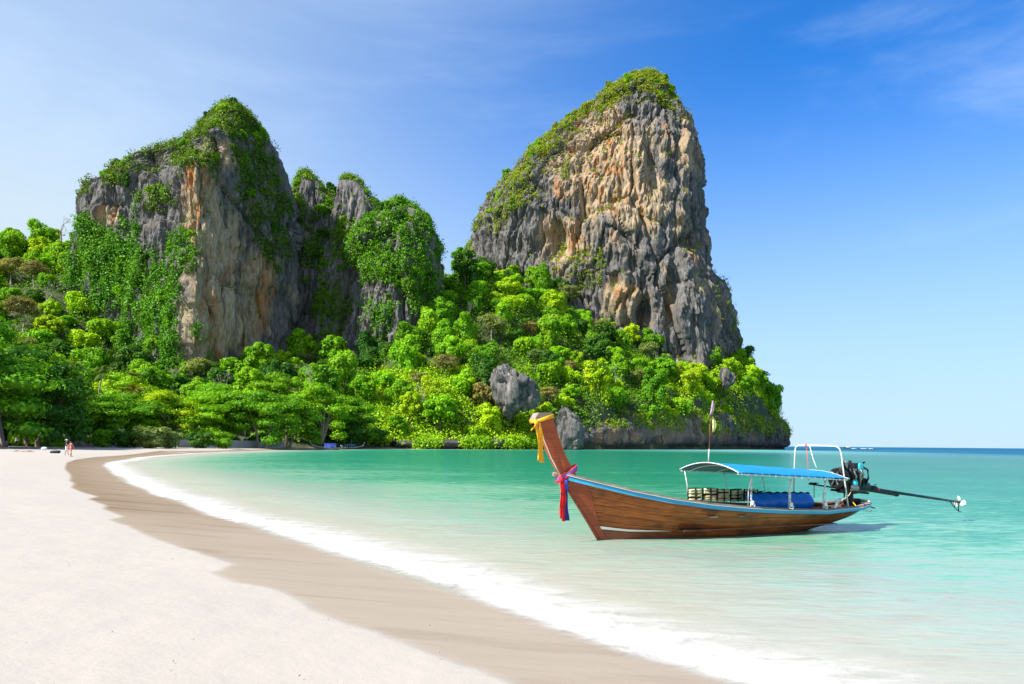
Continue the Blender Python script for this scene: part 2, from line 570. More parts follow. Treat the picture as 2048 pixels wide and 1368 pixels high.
def signed_distance(X, Y, line):
    """positive on the sea side (right of the direction of travel)"""
    best = np.full(X.shape, 1e18)
    sgn = np.ones(X.shape)
    for i in range(len(line) - 1):
        ax, ay = line[i]
        bx, by = line[i + 1]
        dx, dy = bx - ax, by - ay
        t = np.clip(((X - ax) * dx + (Y - ay) * dy) / (dx * dx + dy * dy), 0, 1)
        qx, qy = X - ax - t * dx, Y - ay - t * dy
        d2 = qx * qx + qy * qy
        s = np.where(dx * (Y - ay) - dy * (X - ax) > 0, -1.0, 1.0)
        m = d2 < best - 1e-9
        best = np.where(m, d2, best)
        sgn = np.where(m, s, sgn)
    return np.sqrt(best) * sgn

def sand_height(sd, X, Y):
    land = np.interp(-sd, [0, 2.2, 6, 12, 30, 60, 200], [0, 0.20, 0.44, 0.56, 0.80, 1.10, 1.4])
    sea = np.interp(sd, [0, 2, 5, 10, 20, 50, 150, 1000], [0, -0.10, -0.28, -0.62, -1.3, -2.6, -5, -14])
    return np.where(sd < 0, land, sea)

WET_PX = [(330, 903), (242, 911), (190, 915), (150, 920), (133, 926), (129, 938), (141, 951), (139, 963), (148, 967), (142, 977), (168, 987), (195, 993), (176, 1000),
          (211, 1012), (207, 1020), (246, 1035), (219, 1043), (250, 1053), (312, 1082), (324, 1084), (375, 1100), (430, 1116), (467, 1128), (422, 1149), (469, 1168),
          (527, 1174), (578, 1190), (625, 1221), (684, 1244), (760, 1266), (850, 1297), (940, 1330), (1040, 1368), (1160, 1420), (1300, 1500)]
WET = np.array([ground(x, y, 0.2)[:2] for x, y in WET_PX][::-1])
WET = np.concatenate([[(12, -10.0), (5, -2.0)], WET[1:], [(-60, 128), (-66, 260)]])

def axis(*segs):
    out = [segs[0][0]]
    for a, b, st in segs:
        n = max(1, int(round((b - a) / st)))
        out += list(np.linspace(a, b, n + 1)[1:])
    return np.array(out)

gx = axis((-420, -70, 5), (-70, -26, 0.8), (-26, -11, 0.32), (-11, 8, 0.18), (8, 40, 1.0), (40, 160, 6))
gy = axis((-30, 2, 0.8), (2, 20, 0.18), (20, 46, 0.28), (46, 135, 1.2), (135, 330, 2.5))
GX, GY = np.meshgrid(gx, gy)
GX, GY = GX.ravel(), GY.ravel()
sd = signed_distance(GX, GY, SHORE)
wet = signed_distance(GX, GY, WET)
P2 = np.stack([GX, GY, np.zeros_like(GX)], 1)
gz = sand_height(sd, GX, GY)
dry = smooth(0.3, -1.5, wet)
gz = gz + dry * (0.035 * fbm(P2 * 0.35, 3, 11) + 0.012 * fbm(P2 * 1.7, 3, 12))
gz = gz + smooth(1.0, 5.0, sd) * 0.05 * fbm(P2 * np.array([0.5, 0.9, 1]), 3, 13)
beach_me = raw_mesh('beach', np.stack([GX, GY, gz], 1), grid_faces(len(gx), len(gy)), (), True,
                    {'wet': ('POINT', wet), 'sea': ('POINT', sd), 'near_pale': ('POINT', 0.85 * smooth(26, 8, GY + 2.0 * fbm(P2 * 0.4, 2, 15)))})
SAND_BVH = None

t = NT('sand')
p = t.pos()
wetd = t.attr('wet')
n1 = t.noise(t.pos((1.4, 1.4, 1)), 1.0, 6, 0.6)
n2 = t.noise(t.pos((0.22, 0.22, 1)), 1.0, 4, 0.5)
grain = t.noise(p, 60.0, 3, 0.7)
edge = t.math('ADD', wetd, t.math('MULTIPLY', t.math('SUBTRACT', n1, 0.5), 0.16))
wet_f = t.rng(edge, -0.10, 0.16)
dry_c = t.mix(n2, (0.384, 0.346, 0.306), (0.400, 0.358, 0.313))
dry_c = t.mix(t.rng(n1, 0.55, 0.8, 0, 0.25), dry_c, (0.332, 0.300, 0.276))
dry_c = t.mix(t.rng(grain, 0.62, 0.75, 0, 0.30), dry_c, (0.288, 0.256, 0.224))
streak = t.noise(t.pos((0.55, 3.4, 1), rot=(0, 0, R(-56))), 1.0, 6, 0.6, 0.6)
big_streak = t.noise(t.pos((0.16, 1.3, 1), rot=(0, 0, R(-56))), 1.0, 5, 0.6, 0.8)
wet_c = t.mix(streak, (0.165, 0.108, 0.060), (0.300, 0.214, 0.135))
wet_c = t.mix(t.rng(big_streak, 0.50, 0.64, 0, 0.9), wet_c, (0.140, 0.090, 0.050))
wet_c = t.mix(t.rng(wetd, 0.0, 2.4, 0.0, 0.35), wet_c, (0.328, 0.262, 0.197))
wet_c = t.mix(t.attr('near_pale'), wet_c, t.mix(t.rng(big_streak, 0.48, 0.70, 0, 0.45), t.mix(streak, (0.316, 0.258, 0.201), (0.377, 0.318, 0.254)), (0.258, 0.201, 0.148)))  # wet strip grows paler towards the camera
wet_c = t.mix(t.rng(t.attr('sea'), -0.3, 1.2), wet_c, (0.426, 0.389, 0.312))
col = t.mix(wet_f, dry_c, wet_c)
rgh = t.rng(wet_f, 0.0, 1.0, 0.95, 0.62)
foot = t.n('TexVoronoi', feature='SMOOTH_F1')
foot.inputs['Scale'].default_value = 2.1
t.l(p, foot.inputs['Vector'])
bh = t.math('ADD', t.math('MULTIPLY', t.noise(t.pos((3.0, 3.0, 3)), 1.0, 8, 0.62), 1.0), t.math('MULTIPLY', foot.outputs['Distance'], 0.55))
bdry = t.math('MULTIPLY', bh, t.rng(wet_f, 0, 1, 1.0, 0.22))
bwet = t.math('ADD', bdry, t.math('MULTIPLY', t.math('MULTIPLY', streak, wet_f), 0.55))
M['sand'] = t.done(t.pbr(col, rgh, t.bump(bwet, 0.45, 0.045), 0, 0.22))
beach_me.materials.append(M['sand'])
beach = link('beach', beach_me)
tag(beach, 'pale sand beach with a brown wet strip curving along the water', None, None, 'structure')

def sand_z(x, y):
    s = signed_distance(np.array([x], float), np.array([y], float), SHORE)
    return float(sand_height(s, x, y)[0])

# ------------------------------------------------------------------ water sheet out to the horizon
wx = axis((-9000, -1000, 2000), (-1000, -80, 60), (-80, -20, 2.0), (-20, 14, 0.4), (14, 60, 1.0), (60, 300, 12), (300, 2000, 170), (2000, 14000, 1500))
wy = axis((-60, 2, 4), (2, 30, 0.3), (30, 80, 1.0), (80, 300, 5), (300, 1000, 35), (1000, 5000, 400), (5000, 26000, 3000))
WX, WY = np.meshgrid(wx, wy)
WX, WY = WX.ravel(), WY.ravel()
wsd = signed_distance(WX, WY, SHORE)
open_sea = smooth(20, 230, WX + 0.2 * (WY - 60)) * smooth(50, 260, WY) + smooth(500, 1600, WY)
near_w = smooth(60, 25, WY)
wz = near_w * smooth(0.3, 3.0, wsd) * (0.012 * perlin(np.stack([WX * 0.5, WY * 1.6, WX * 0], 1), 21) + 0.010 * perlin(np.stack([WX * 1.1, WY * 2.6, WX * 0], 1), 22))
depth = np.clip(-sand_height(wsd, WX, WY), 0, 40)
water_me = raw_mesh('sea', np.stack([WX, WY, wz], 1), grid_faces(len(wx), len(wy)), (), True,
                    {'depth': ('POINT', depth), 'open': ('POINT', np.clip(open_sea, 0, 1)), 'sea': ('POINT', wsd)})
t = NT('sea_water')
dep = t.attr('depth')
opn = t.attr('open')
patch = t.noise(t.pos((0.05, 0.16, 1)), 1.0, 5, 0.6, 0.6)
patch2 = t.noise(t.pos((0.004, 0.02, 1)), 1.0, 5, 0.6, 0.4)
rip = t.noise(t.pos((0.9, 2.6, 1), rot=(0, 0, R(12))), 1.0, 5, 0.6, 0.8)
dmod = t.math('MULTIPLY', dep, t.rng(patch, 0.3, 0.7, 0.78, 1.25))
rip2 = t.noise(t.pos((2.0, 7.5, 1), rot=(0, 0, R(8))), 1.0, 4, 0.6, 1.2)
dmod = t.math('MULTIPLY', dmod, t.rng(rip, 0.32, 0.68, 0.66, 1.36))  # light and dark of the ripples painted in through the depth colour
dmod = t.math('MULTIPLY', dmod, t.rng(rip2, 0.32, 0.68, 0.74, 1.26))
ramp = t.n('ValToRGB')
t.l(t.math('POWER', t.math('MULTIPLY', dmod, 0.2), 0.5), ramp.inputs[0])      # sqrt(depth/5)
els = ramp.color_ramp.elements
stops = [(0.0, (0.560, 0.520, 0.440)), (0.14, (0.540, 0.515, 0.425)), (0.237, (0.400, 0.480, 0.395)), (0.352, (0.155, 0.365, 0.245)),
         (0.46, (0.042, 0.252, 0.151)), (0.60, (0.003, 0.181, 0.101)), (1.0, (0.002, 0.122, 0.080))]
while len(els) < len(stops):
    els.new(0.5)
for e, (x, c) in zip(els, stops):
    e.position = x
    e.color = (*c, 1)
blue = t.mix(t.rng(patch2, 0.35, 0.65), (0.003, 0.080, 0.150), (0.022, 0.165, 0.215))
mid = t.mix(t.rng(opn, 0.05, 0.65), ramp.outputs[0], t.mix(t.rng(dep, 2.0, 6.5), (0.12, 0.32, 0.30), blue))
mid = t.mix(t.rng(opn, 0.93, 1.0, 0, 0.85), mid, (0.002, 0.085, 0.19))
body = t.n('BsdfDiffuse')
t.l(mid, body.inputs['Color'])
tr = t.n('BsdfTransparent')
tr.inputs['Color'].default_value = (0.90, 0.97, 0.95, 1)
alpha = t.rng(dmod, 0.0, 0.60, 0.35, 0.97, False)
m1 = t.n('MixShader')
t.l(alpha, m1.inputs[0]); t.l(tr.outputs[0], m1.inputs[1]); t.l(body.outputs[0], m1.inputs[2])
w1 = t.noise(t.pos((1.5, 4.2, 1), rot=(0, 0, R(10))), 1.0, 5, 0.55, 0.5)
w2 = t.noise(t.pos((0.30, 0.9, 1), rot=(0, 0, R(-6))), 1.0, 4, 0.55, 0.4)
w3 = t.noise(t.pos((0.035, 0.12, 1), rot=(0, 0, R(4))), 1.0, 4, 0.6, 0.3)
hh = t.math('ADD', t.math('MULTIPLY', w1, 0.10), t.math('ADD', t.math('MULTIPLY', w2, 0.22), t.math('MULTIPLY', w3, 0.35)))
bmp = t.bump(hh, 0.8, 0.55)
t.l(bmp, body.inputs['Normal'])
gl = t.n('BsdfGlossy')
gl.inputs['Roughness'].default_value = 0.12
gl.inputs['Color'].default_value = (0.92, 0.97, 1, 1)
t.l(bmp, gl.inputs['Normal'])
fr = t.n('Fresnel')
fr.inputs['IOR'].default_value = 1.30
t.l(bmp, fr.inputs['Normal'])
fac = t.math('MINIMUM', t.math('MULTIPLY', fr.outputs[0], 0.90), t.math('MULTIPLY', t.rng(opn, 0.25, 0.9, 0.34, 0.05), t.rng(dep, 0.08, 0.50, 0.38, 1.0)))
m2 = t.n('MixShader')
t.l(fac, m2.inputs[0]); t.l(m1.outputs[0], m2.inputs[1]); t.l(gl.outputs[0], m2.inputs[2])
M['water'] = t.done(m2.outputs[0])
water_me.materials.append(M['water'])
sea = link('sea', water_me)
tag(sea, 'clear turquoise sea deepening to blue at the horizon', None, None, 'structure')

# ------------------------------------------------------------------ foam of the wash along the waterline
def resample(line, step):
    seg = np.linalg.norm(np.diff(line, axis=0), axis=1)
    cum = np.concatenate([[0], np.cumsum(seg)])
    s = np.arange(0, cum[-1], step)
    return np.stack([np.interp(s, cum, line[:, k]) for k in range(2)], 1), s

fl = SHORE[2:21]
fpts, fs = resample(fl, 0.14)
for _ in range(30):
    fpts[1:-1] = (fpts[:-2] + 2 * fpts[1:-1] + fpts[2:]) / 4
tan = np.gradient(fpts, axis=0)
tan /= np.linalg.norm(tan, axis=1)[:, None]
nrm = np.stack([tan[:, 1], -tan[:, 0]], 1)          # towards the sea
across = np.linspace(0, 1, 15)
wig = 0.30 * fbm(np.stack([fs * 0.16, fs * 0, fs * 0], 1), 3, 31)
wid = np.interp(fs, [0, 25, 60, 120], [2.7, 2.5, 2.8, 3.2]) * (1 + 0.22 * perlin(np.stack([fs * 0.13, fs * 0 + 3, fs * 0], 1), 33))
FV, FA = [], []
for a in across:
    off = -0.15 + wig + a * wid
    q = fpts + nrm * off[:, None]
    s_ = signed_distance(q[:, 0], q[:, 1], SHORE)
    z = np.maximum(sand_height(s_, 0, 0), 0.0) + 0.012 + 0.025 * math.exp(-((a - 0.35) / 0.22) ** 2)
    FV.append(np.stack([q[:, 0], q[:, 1], z], 1))
    FA.append(np.full(len(fpts), a))
foam_me = raw_mesh('foam', np.concatenate(FV), grid_faces(len(fpts), len(across)), (), True, {'across': ('POINT', np.concatenate(FA))})
t = NT('sea_foam')
ac = t.attr('across')
nn = t.noise(t.pos((2.2, 2.2, 1)), 1.0, 7, 0.65, 0.8)
ns = t.noise(t.pos((0.8, 3.0, 1), rot=(0, 0, R(-40))), 1.0, 6, 0.6, 0.6)
front = t.rng(t.math('ADD', ac, t.math('MULTIPLY', t.math('SUBTRACT', nn, 0.5), 0.10)), 0.0, 0.20)
back = t.rng(t.math('ADD', ac, t.math('MULTIPLY', t.math('SUBTRACT', ns, 0.5), 0.55)), 0.28, 0.98, 1.0, 0.0)
al = t.math('MULTIPLY', t.math('MULTIPLY', front, back), t.rng(nn, 0.22, 0.62, 0.42, 0.92))
dif = t.n('BsdfDiffuse')
dif.inputs['Color'].default_value = (0.58, 0.56, 0.53, 1)
t.l(t.bump(nn, 0.5, 0.05), dif.inputs['Normal'])
trn = t.n('BsdfTransparent')
ms = t.n('MixShader')
t.l(al, ms.inputs[0]); t.l(trn.outputs[0], ms.inputs[1]); t.l(dif.outputs[0], ms.inputs[2])
M['foam'] = t.done(ms.outputs[0])
foam_me.materials.append(M['foam'])
foam = link('foam', foam_me)
tag(foam, 'white foam of the wash along the waterline', 'foam', None, 'stuff')
# ------------------------------------------------------------------ limestone cliffs
def smooth_closed(poly, n, rounds=1):
    """resample a closed plan outline by arc length, a little rounded"""
    P = np.array(poly, float)
    for _ in range(rounds):                       # Chaikin corner cutting
        Q = np.roll(P, -1, 0)
        P = np.stack([0.8 * P + 0.2 * Q, 0.2 * P + 0.8 * Q], 1).reshape(-1, 2)
    Q = np.concatenate([P, P[:1]])
    seg = np.linalg.norm(np.diff(Q, axis=0), axis=1)
    # the back of the rock is sampled five times coarser
    w = np.where((Q[:-1, 1] + Q[1:, 1]) / 2 < 0.35, 1.0, 0.2)
    cum = np.concatenate([[0], np.cumsum(seg * w)])
    s = np.linspace(0, cum[-1], n, endpoint=False)
    return np.stack([np.interp(s, cum, Q[:, k]) for k in range(2)], 1)

CLIFFS = {}

def cells(q, seed):
    """nearest-feature noise: (random value of the cell, distance to the nearest wall between cells)"""
    i0 = np.floor(q).astype(np.int64)
    d1 = np.full(len(q), 9.0); d2 = np.full(len(q), 9.0); val = np.zeros(len(q))
    for a in (-1, 0, 1):
        for b in (-1, 0, 1):
            for c in (-1, 0, 1):
                k = i0 + np.array([a, b, c])
                h = _perm[_perm[_perm[(k[:, 0] + seed) & 255] + (k[:, 1] & 255)] + (k[:, 2] & 255)]
                f = k + 0.5 + _grad[h] * 0.42
                d = np.sqrt(((q - f) ** 2).sum(1))
                m = d < d1
                d2 = np.where(m, d1, np.minimum(d2, d))
                val = np.where(m, _perm[h + 7] / 255.0, val)
                d1 = np.where(m, d, d1)
    return val, d2 - d1

def cliff(name, label, prof, plan, Yc, depth, nu, nv, seed, amp=1.0, caves=(), warm=(), mat='rock', flute=1.0, zbase=-4.0, lower=0.0):
    """prof: rows (py, pxL, pxR) of the outline read at distance Yc; plan: outline in plan (u, w), w < 0 faces the sea"""
    rows = []
    for py, xl, xr in prof:
        a, b = at(xl, py, Yc), at(xr, py, Yc)
        rows.append(((a[2] + b[2]) / 2, a[0], b[0]))
    hi = max(r[0] for r in rows)
    rows = [(r[0] - lower * float(smooth(0.45, 1.0, r[0] / hi)), r[1], r[2]) for r in rows]
    rows.sort()
    zz = np.array([r[0] for r in rows]); L = np.array([r[1] for r in rows]); Rr = np.array([r[2] for r in rows])
    ztop = zz[-1]
    z = np.linspace(0, 1, nv)
    z = zbase + (ztop - zbase) * (1 - (1 - z) ** 1.12)
    xl, xr = np.interp(z, zz, L), np.interp(z, zz, Rr)
    pl = smooth_closed(plan, nu)
    half = (xr - xl) / 2
    full = half[:max(2, nv // 3)].max()
    dep = depth * np.clip(half / full, 0.0, 1.25) ** 0.75
    X = ((xl + xr) / 2)[:, None] + half[:, None] * pl[None, :, 0]
    Yv = Yc + dep[:, None] * pl[None, :, 1]
    Z = np.repeat(z[:, None], nu, 1)
    # normals in plan
    d = np.roll(pl, -1, 0) - np.roll(pl, 1, 0)
    nx, ny = d[:, 1] * depth, -d[:, 0] * full
    ln = np.hypot(nx, ny) + 1e-9
    nx, ny = nx / ln, ny / ln
    if (nx * pl[:, 0]).sum() < 0:
        nx, ny = -nx, -ny
    P = np.stack([X.ravel(), Yv.ravel(), Z.ravel()], 1)
    q = P * np.array([1, 1, 1])
    D = 5.0 * perlin(q * np.array([0.022, 0.022, 0.012]), seed)
    warp = np.stack([perlin(q * 0.05, seed + 1), perlin(q * 0.05, seed + 2), perlin(q * 0.05, seed + 3)], 1) * 3.0
    qq = q + warp
    v1, e1 = cells(qq * np.array([0.075, 0.075, 0.028]), seed)
    v2, e2 = cells(qq * np.array([0.21, 0.21, 0.07]) + 3.3, seed + 31)
    v0, e0 = cells(qq * np.array([0.030, 0.030, 0.013]) + 1.7, seed + 17)
    D += flute * 6.0 * (v0 - 0.5) - 2.5 * np.exp(-(e0 / 0.06) ** 2)
    D += 0.9 * ridged(qq * np.array([0.45, 0.45, 0.016]), 3, seed + 33)
    D += flute * 3.0 * (v1 - 0.5) - 1.5 * np.exp(-(e1 / 0.10) ** 2)
    D += flute * 1.1 * (v2 - 0.5) - 0.7 * np.exp(-(e2 / 0.12) ** 2)
    D += flute * 1.6 * ridged(qq * np.array([0.07, 0.07, 0.010]), 2, seed + 4)
    D += flute * 1.0 * ridged(qq * np.array([0.22, 0.22, 0.03]), 2, seed + 6)
    D += 1.3 * fbm(qq * np.array([0.07, 0.07, 0.035]), 3, seed + 8)
    led = perlin(qq * np.array([0.03, 0.03, 0.10]), seed + 11)
    D += 1.5 * np.sign(led) * np.abs(led) ** 0.6
    D += 0.7 * fbm(q * np.array([0.45, 0.45, 0.12]), 3, seed + 12)
    D += 0.35 * fbm(q * np.array([1.1, 1.1, 0.5]), 2, seed + 15)
    px, py = project(P)
    for (cx, cy, rx, ry, dd) in caves:
        g = np.exp(-(((px - cx) / rx) ** 2 + ((py - cy) / ry) ** 2) ** 1.5)
        D -= dd * g
    D *= amp
    fade = np.clip((ztop - P[:, 2]) / 14.0, 0.25, 1)
    D *= fade
    NX, NY = np.tile(nx, nv), np.tile(ny, nv)
    P[:, 0] += NX * D * 0.75
    P[:, 1] += NY * D
    top = np.linspace(0, 1, 5)[1:]
    P = P.reshape(nv, nu, 3)
    # jagged crest
    jag = 2.6 * fbm(P[-1] * 0.16, 3, seed + 20)
    k = max(3, nv // 14)
    ramp = np.linspace(0, 1, k) ** 2
    for i in range(k):
        P[nv - k + i, :, 2] += jag * ramp[i]
    cen = P[-1].mean(0)
    rings = [P]
    for tt in top:
        r = P[-1] * (1 - tt) + cen * tt
        r[:, 2] += 1.5 * fbm(r * 0.2, 2, seed + 22) * (1 - tt)
        rings.append(r[None])
    P = np.concatenate(rings, 0)
    nvv = P.shape[0]
    V = P.reshape(-1, 3)
    F = grid_faces(nu, nvv, True)
    px, py = project(V)
    wv = np.zeros(len(V))
    for (cx, cy, rx, ry, ww) in warm:
        wv = np.maximum(wv, ww * np.exp(-(((px - cx) / rx) ** 2 + ((py - cy) / ry) ** 2)))
    me = raw_mesh(name, V, F, [M[mat]], False, {'warm': ('POINT', wv)})
    me.polygons.foreach_set('use_smooth', np.ones(len(me.polygons), bool))
    try:
        me.set_sharp_from_angle(angle=R(38))
    except Exception:
        pass
    o = link(name, me)
    tag(o, label, None, None, 'structure')
    # vertex normals for scattering plants
    N = np.empty(len(V) * 3, np.float32)
    me.vertices.foreach_get('normal', N)
    N = N.reshape(-1, 3)
    c = np.array([V[:, 0].mean(), V[:, 1].mean()])
    if ((V[:, 0] - c[0]) * N[:, 0] + (V[:, 1] - c[1]) * N[:, 1]).mean() < 0:
        N = -N
        me.flip_normals()
    CLIFFS[name] = (V, N, F)
    return o

cliff('tall_cliff', 'tall grey and ochre limestone tower rising over the bay',
      [(141, 1272, 1296), (150, 1252, 1314), (163, 1222, 1332), (180, 1192, 1344), (205, 1158, 1360), (230, 1124, 1380), (260, 1088, 1388), (300, 1050, 1397), (350, 1008, 1404),
       (400, 966, 1408), (440, 949, 1412), (500, 938, 1418), (560, 932, 1432), (620, 930, 1455), (680, 930, 1472), (720, 935, 1480), (760, 940, 1485), (850, 945, 1485), (900, 945, 1480)],
      [(-1, .45), (-.92, .05), (-.62, -.42), (-.28, -.78), (.12, -1.0), (.42, -1.0), (.66, -.80), (.88, -.42), (1, .15), (.75, .8), (.1, 1), (-.6, .9)],
      500, 54, 480, 310, 40, 1.15,
      lower=4.0, caves=[(1115, 478, 22, 40, 11), (1288, 625, 17, 30, 13), (1372, 485, 22, 18, 9), (1340, 575, 12, 75, 9), (1232, 560, 10, 14, 6), (1305, 330, 16, 70, 5), (1165, 400, 10, 90, 5)],
      warm=[(1215, 330, 85, 120, 1.0), (1250, 390, 65, 65, 1.1), (1130, 480, 55, 55, 1.0), (1245, 590, 45, 40, .85), (1160, 350, 45, 110, .6), (1375, 300, 30, 100, .55), (1330, 440, 90, 100, .30), (1380, 560, 70, 110, .25), (1290, 650, 60, 40, .4)])
cliff('left_cliff', 'broad limestone cliff with a sharp edge between its lit and shaded faces',
      [(205, 446, 474), (214, 430, 492), (235, 405, 512), (260, 384, 525), (285, 330, 540), (310, 282, 549), (335, 234, 556), (355, 200, 562), (370, 156, 566), (385, 150, 568), (420, 147, 571),
       (480, 140, 575), (560, 130, 578), (640, 120, 580), (720, 112, 582), (800, 110, 585), (880, 108, 588)],
      [(-1, .5), (-.9, .0), (-.62, -.30), (-.2, -.50), (.15, -.78), (.47, -1.05), (.56, -.98), (.72, -.45), (.92, .0), (1, .4), (.7, .9), (0, 1), (-.7, .9)],
      352, 42, 450, 285, 71, 0.85,
      lower=3.2, caves=[(520, 620, 40, 60, 5)],
      warm=[(430, 580, 48, 150, 1.2), (400, 450, 40, 120, 1.0), (212, 432, 22, 20, 1.0), (480, 640, 70, 70, .75), (440, 300, 40, 60, .35), (500, 560, 40, 60, .55)])
cliff('rear_wall', 'shaded limestone wall between the two big cliffs',
      [(398, 600, 680), (408, 585, 720), (425, 572, 755), (445, 560, 775), (480, 550, 785), (600, 540, 795), (720, 530, 800), (880, 530, 800)],
      [(-1, .3), (-.8, -.5), (-.2, -.8), (.3, -1), (.8, -.7), (1, 0), (.7, .8), (-.7, .8)], 402, 22, 200, 130, 90, 0.8,
      warm=[(690, 540, 40, 60, .25)], mat='rock_grey')
cliff('spire', 'slim grey rock spire beside the broad cliff',
      [(346, 606, 616), (356, 597, 628), (372, 588, 642), (400, 580, 650), (440, 575, 662), (500, 570, 680), (620, 565, 700), (800, 560, 710)],
      [(-1, .2), (-.7, -.6), (0, -1), (.7, -.6), (1, .2), (.5, .9), (-.5, .9)], 392, 14, 130, 130, 101, 0.85, mat='rock_grey', flute=1.2)
CLIFFS['spire_slim'] = CLIFFS['spire']
cliff('spire', 'square-topped grey rock spire in the middle of the skyline',
      [(358, 690, 704), (366, 677, 724), (390, 669, 737), (430, 664, 752), (480, 655, 768), (560, 640, 790), (700, 625, 800), (800, 620, 800)],
      [(-1, .2), (-.8, -.7), (0, -1), (.8, -.7), (1, .2), (.5, .9), (-.5, .9)], 385, 15, 150, 140, 111, 0.85, mat='rock_grey', flute=1.3)
CLIFFS['spire_middle'] = CLIFFS['spire']
cliff('green_dome', 'rounded rock dome overgrown with creepers',
      [(410, 790, 812), (418, 772, 830), (436, 752, 848), (470, 730, 866), (520, 708, 878), (600, 694, 884), (680, 686, 882), (760, 680, 882), (880, 680, 880)],
      [(-1, .2), (-.8, -.5), (-.3, -.9), (.3, -1), (.8, -.6), (1, .1), (.6, .9), (-.6, .9)], 372, 26, 220, 190, 121, 1.25, mat='rock_grey', warm=[(770, 440, 15, 20, .6), (740, 540, 20, 40, .5)])
# low sea cliff of the headland, undercut by the waves
def strip_cliff(name, label, foot, tops, nu, nv, seed, warm=()):
    """rock face along a waterline: foot = list of (x, y), tops = heights"""
    foot = np.array(foot, float)
    line, s = resample(foot, np.linalg.norm(np.diff(foot, axis=0), axis=1).sum() / nu)
    tt = np.linspace(0, 1, len(line))
    top = np.interp(tt, np.linspace(0, 1, len(tops)), tops)
    tg = np.gradient(line, axis=0); tg /= np.linalg.norm(tg, axis=1)[:, None]
    nr = np.stack([tg[:, 1], -tg[:, 0]], 1)            # to the sea
    V = []
    for v in np.linspace(0, 1, nv):
        z = -2.0 + (top + 2.0) * v
        zz = np.maximum(z, 0)
        prof = -5.5 * np.exp(-((zz - 0.2) / 1.9) ** 2) + 1.0 - 5.0 * np.clip((v - 0.55) / 0.45, 0, 1) ** 2
        P = np.stack([line[:, 0], line[:, 1], z], 1)
        D = prof + 3.4 * fbm(P * np.array([0.07, 0.07, 0.06]), 4, seed) + 1.1 * ridged(P * np.array([0.22, 0.22, 0.06]), 3, seed + 5) + 0.7 * fbm(P * 0.45, 2, seed + 9)
        P[:, 0] += nr[:, 0] * D
        P[:, 1] += nr[:, 1] * D
        V.append(P)
    b = V[-1].copy(); b[:, :2] -= nr * 14; b[:, 2] -= 3
    V.append(b)
    V = np.concatenate(V)
    px, py = project(V)
    wv = np.zeros(len(V))
    for (cx, cy, rx, ry, ww) in warm:
        wv = np.maximum(wv, ww * np.exp(-(((px - cx) / rx) ** 2 + ((py - cy) / ry) ** 2)))
    F = grid_faces(len(line), nv + 1)
    me = raw_mesh(name, V, F, [M['rock_sea']], True, {'warm': ('POINT', wv)})
    o = link(name, me)
    tag(o, label, None, None, 'structure')
    N = np.empty(len(V) * 3, np.float32); me.vertices.foreach_get('normal', N); N = N.reshape(-1, 3)
    CLIFFS[name] = (V, N, F)
    return o
strip_cliff('sea_cliff', 'low undercut rock face along the foot of the headland',
            [(-40, 259), (-25, 266), (-4.5, 277), (15.4, 300), (40, 327), (67, 359), (92, 389), (118, 419), (143, 448), (166, 476), (186, 504), (190, 530), (180, 570)],
            [3, 4, 5, 11, 16, 19, 21, 22, 22, 22, 21, 19, 16], 420, 70, 140,
            warm=[(1350, 860, 60, 22, 1.0), (1250, 870, 50, 18, .6), (1430, 865, 50, 20, .8), (1500, 870, 40, 20, .4)])

def outcrop(name, label, c, size, seed, tilt=0.0):
    """free-standing rock: displaced ellipsoid with a craggy top"""
    nu, nv = 90, 60
    th, ph = np.meshgrid(np.linspace(0, 2 * np.pi, nu, endpoint=False), np.linspace(-np.pi / 2, np.pi / 2, nv))
    th, ph = th.ravel(), ph.ravel()
    d = np.stack([np.cos(ph) * np.cos(th), np.cos(ph) * np.sin(th), np.sin(ph)], 1)
    e = np.sign(d) * np.abs(d) ** 0.62
    P = e * np.array(size) / 2
    q = P + np.array(c)
    D = 0.9 * fbm(q * 0.16, 4, seed) + 1.1 * ridged(q * np.array([0.25, 0.25, 0.08]), 3, seed + 4) + 0.35 * fbm(q * 0.9, 2, seed + 8)
    cv_, ce_ = cells(q * np.array([0.30, 0.30, 0.16]), seed)
    D = D + 4.2 * (cv_ - 0.5) - 1.2 * np.exp(-(ce_ / 0.1) ** 2)
    P = P + d * (D * min(size) / 14.0)[:, None]
    P[:, 0] += tilt * P[:, 2]
    P[:, 2] *= 1 + 0.25 * np.tanh(P[:, 0] / size[0] * -3)
    me = raw_mesh(name, P, grid_faces(nu, nv, True), [M['rock_grey']], True, {'warm': ('POINT', np.zeros(len(P)))})
    o = link(name, me, None, tuple(c))
    return tag(o, label, 'rock')
outcrop('rock_outcrop', 'pale grey craggy rock jutting from the trees above the boat prow', at(1030, 786, 290), (16, 12, 15), 150, -0.1)
outcrop('rock_outcrop', 'grey rock standing at the waterline right of the boat prow', at(1137, 862, 293) - np.array([0, 0, 1.0]), (9, 9, 17), 160)
outcrop('rock_outcrop', 'small dark grey rock poking from the trees near the headland tip', at(1456, 757, 430), (7, 6, 9), 170)
# ------------------------------------------------------------------ forested ground under the cliffs
CP = []
def cp(px, py, Y, dz=0.0):
    p = at(px, py, Y); CP.append((p[0], p[1], p[2] + dz))
def cw(x, y, z):
    CP.append((x, y, z))
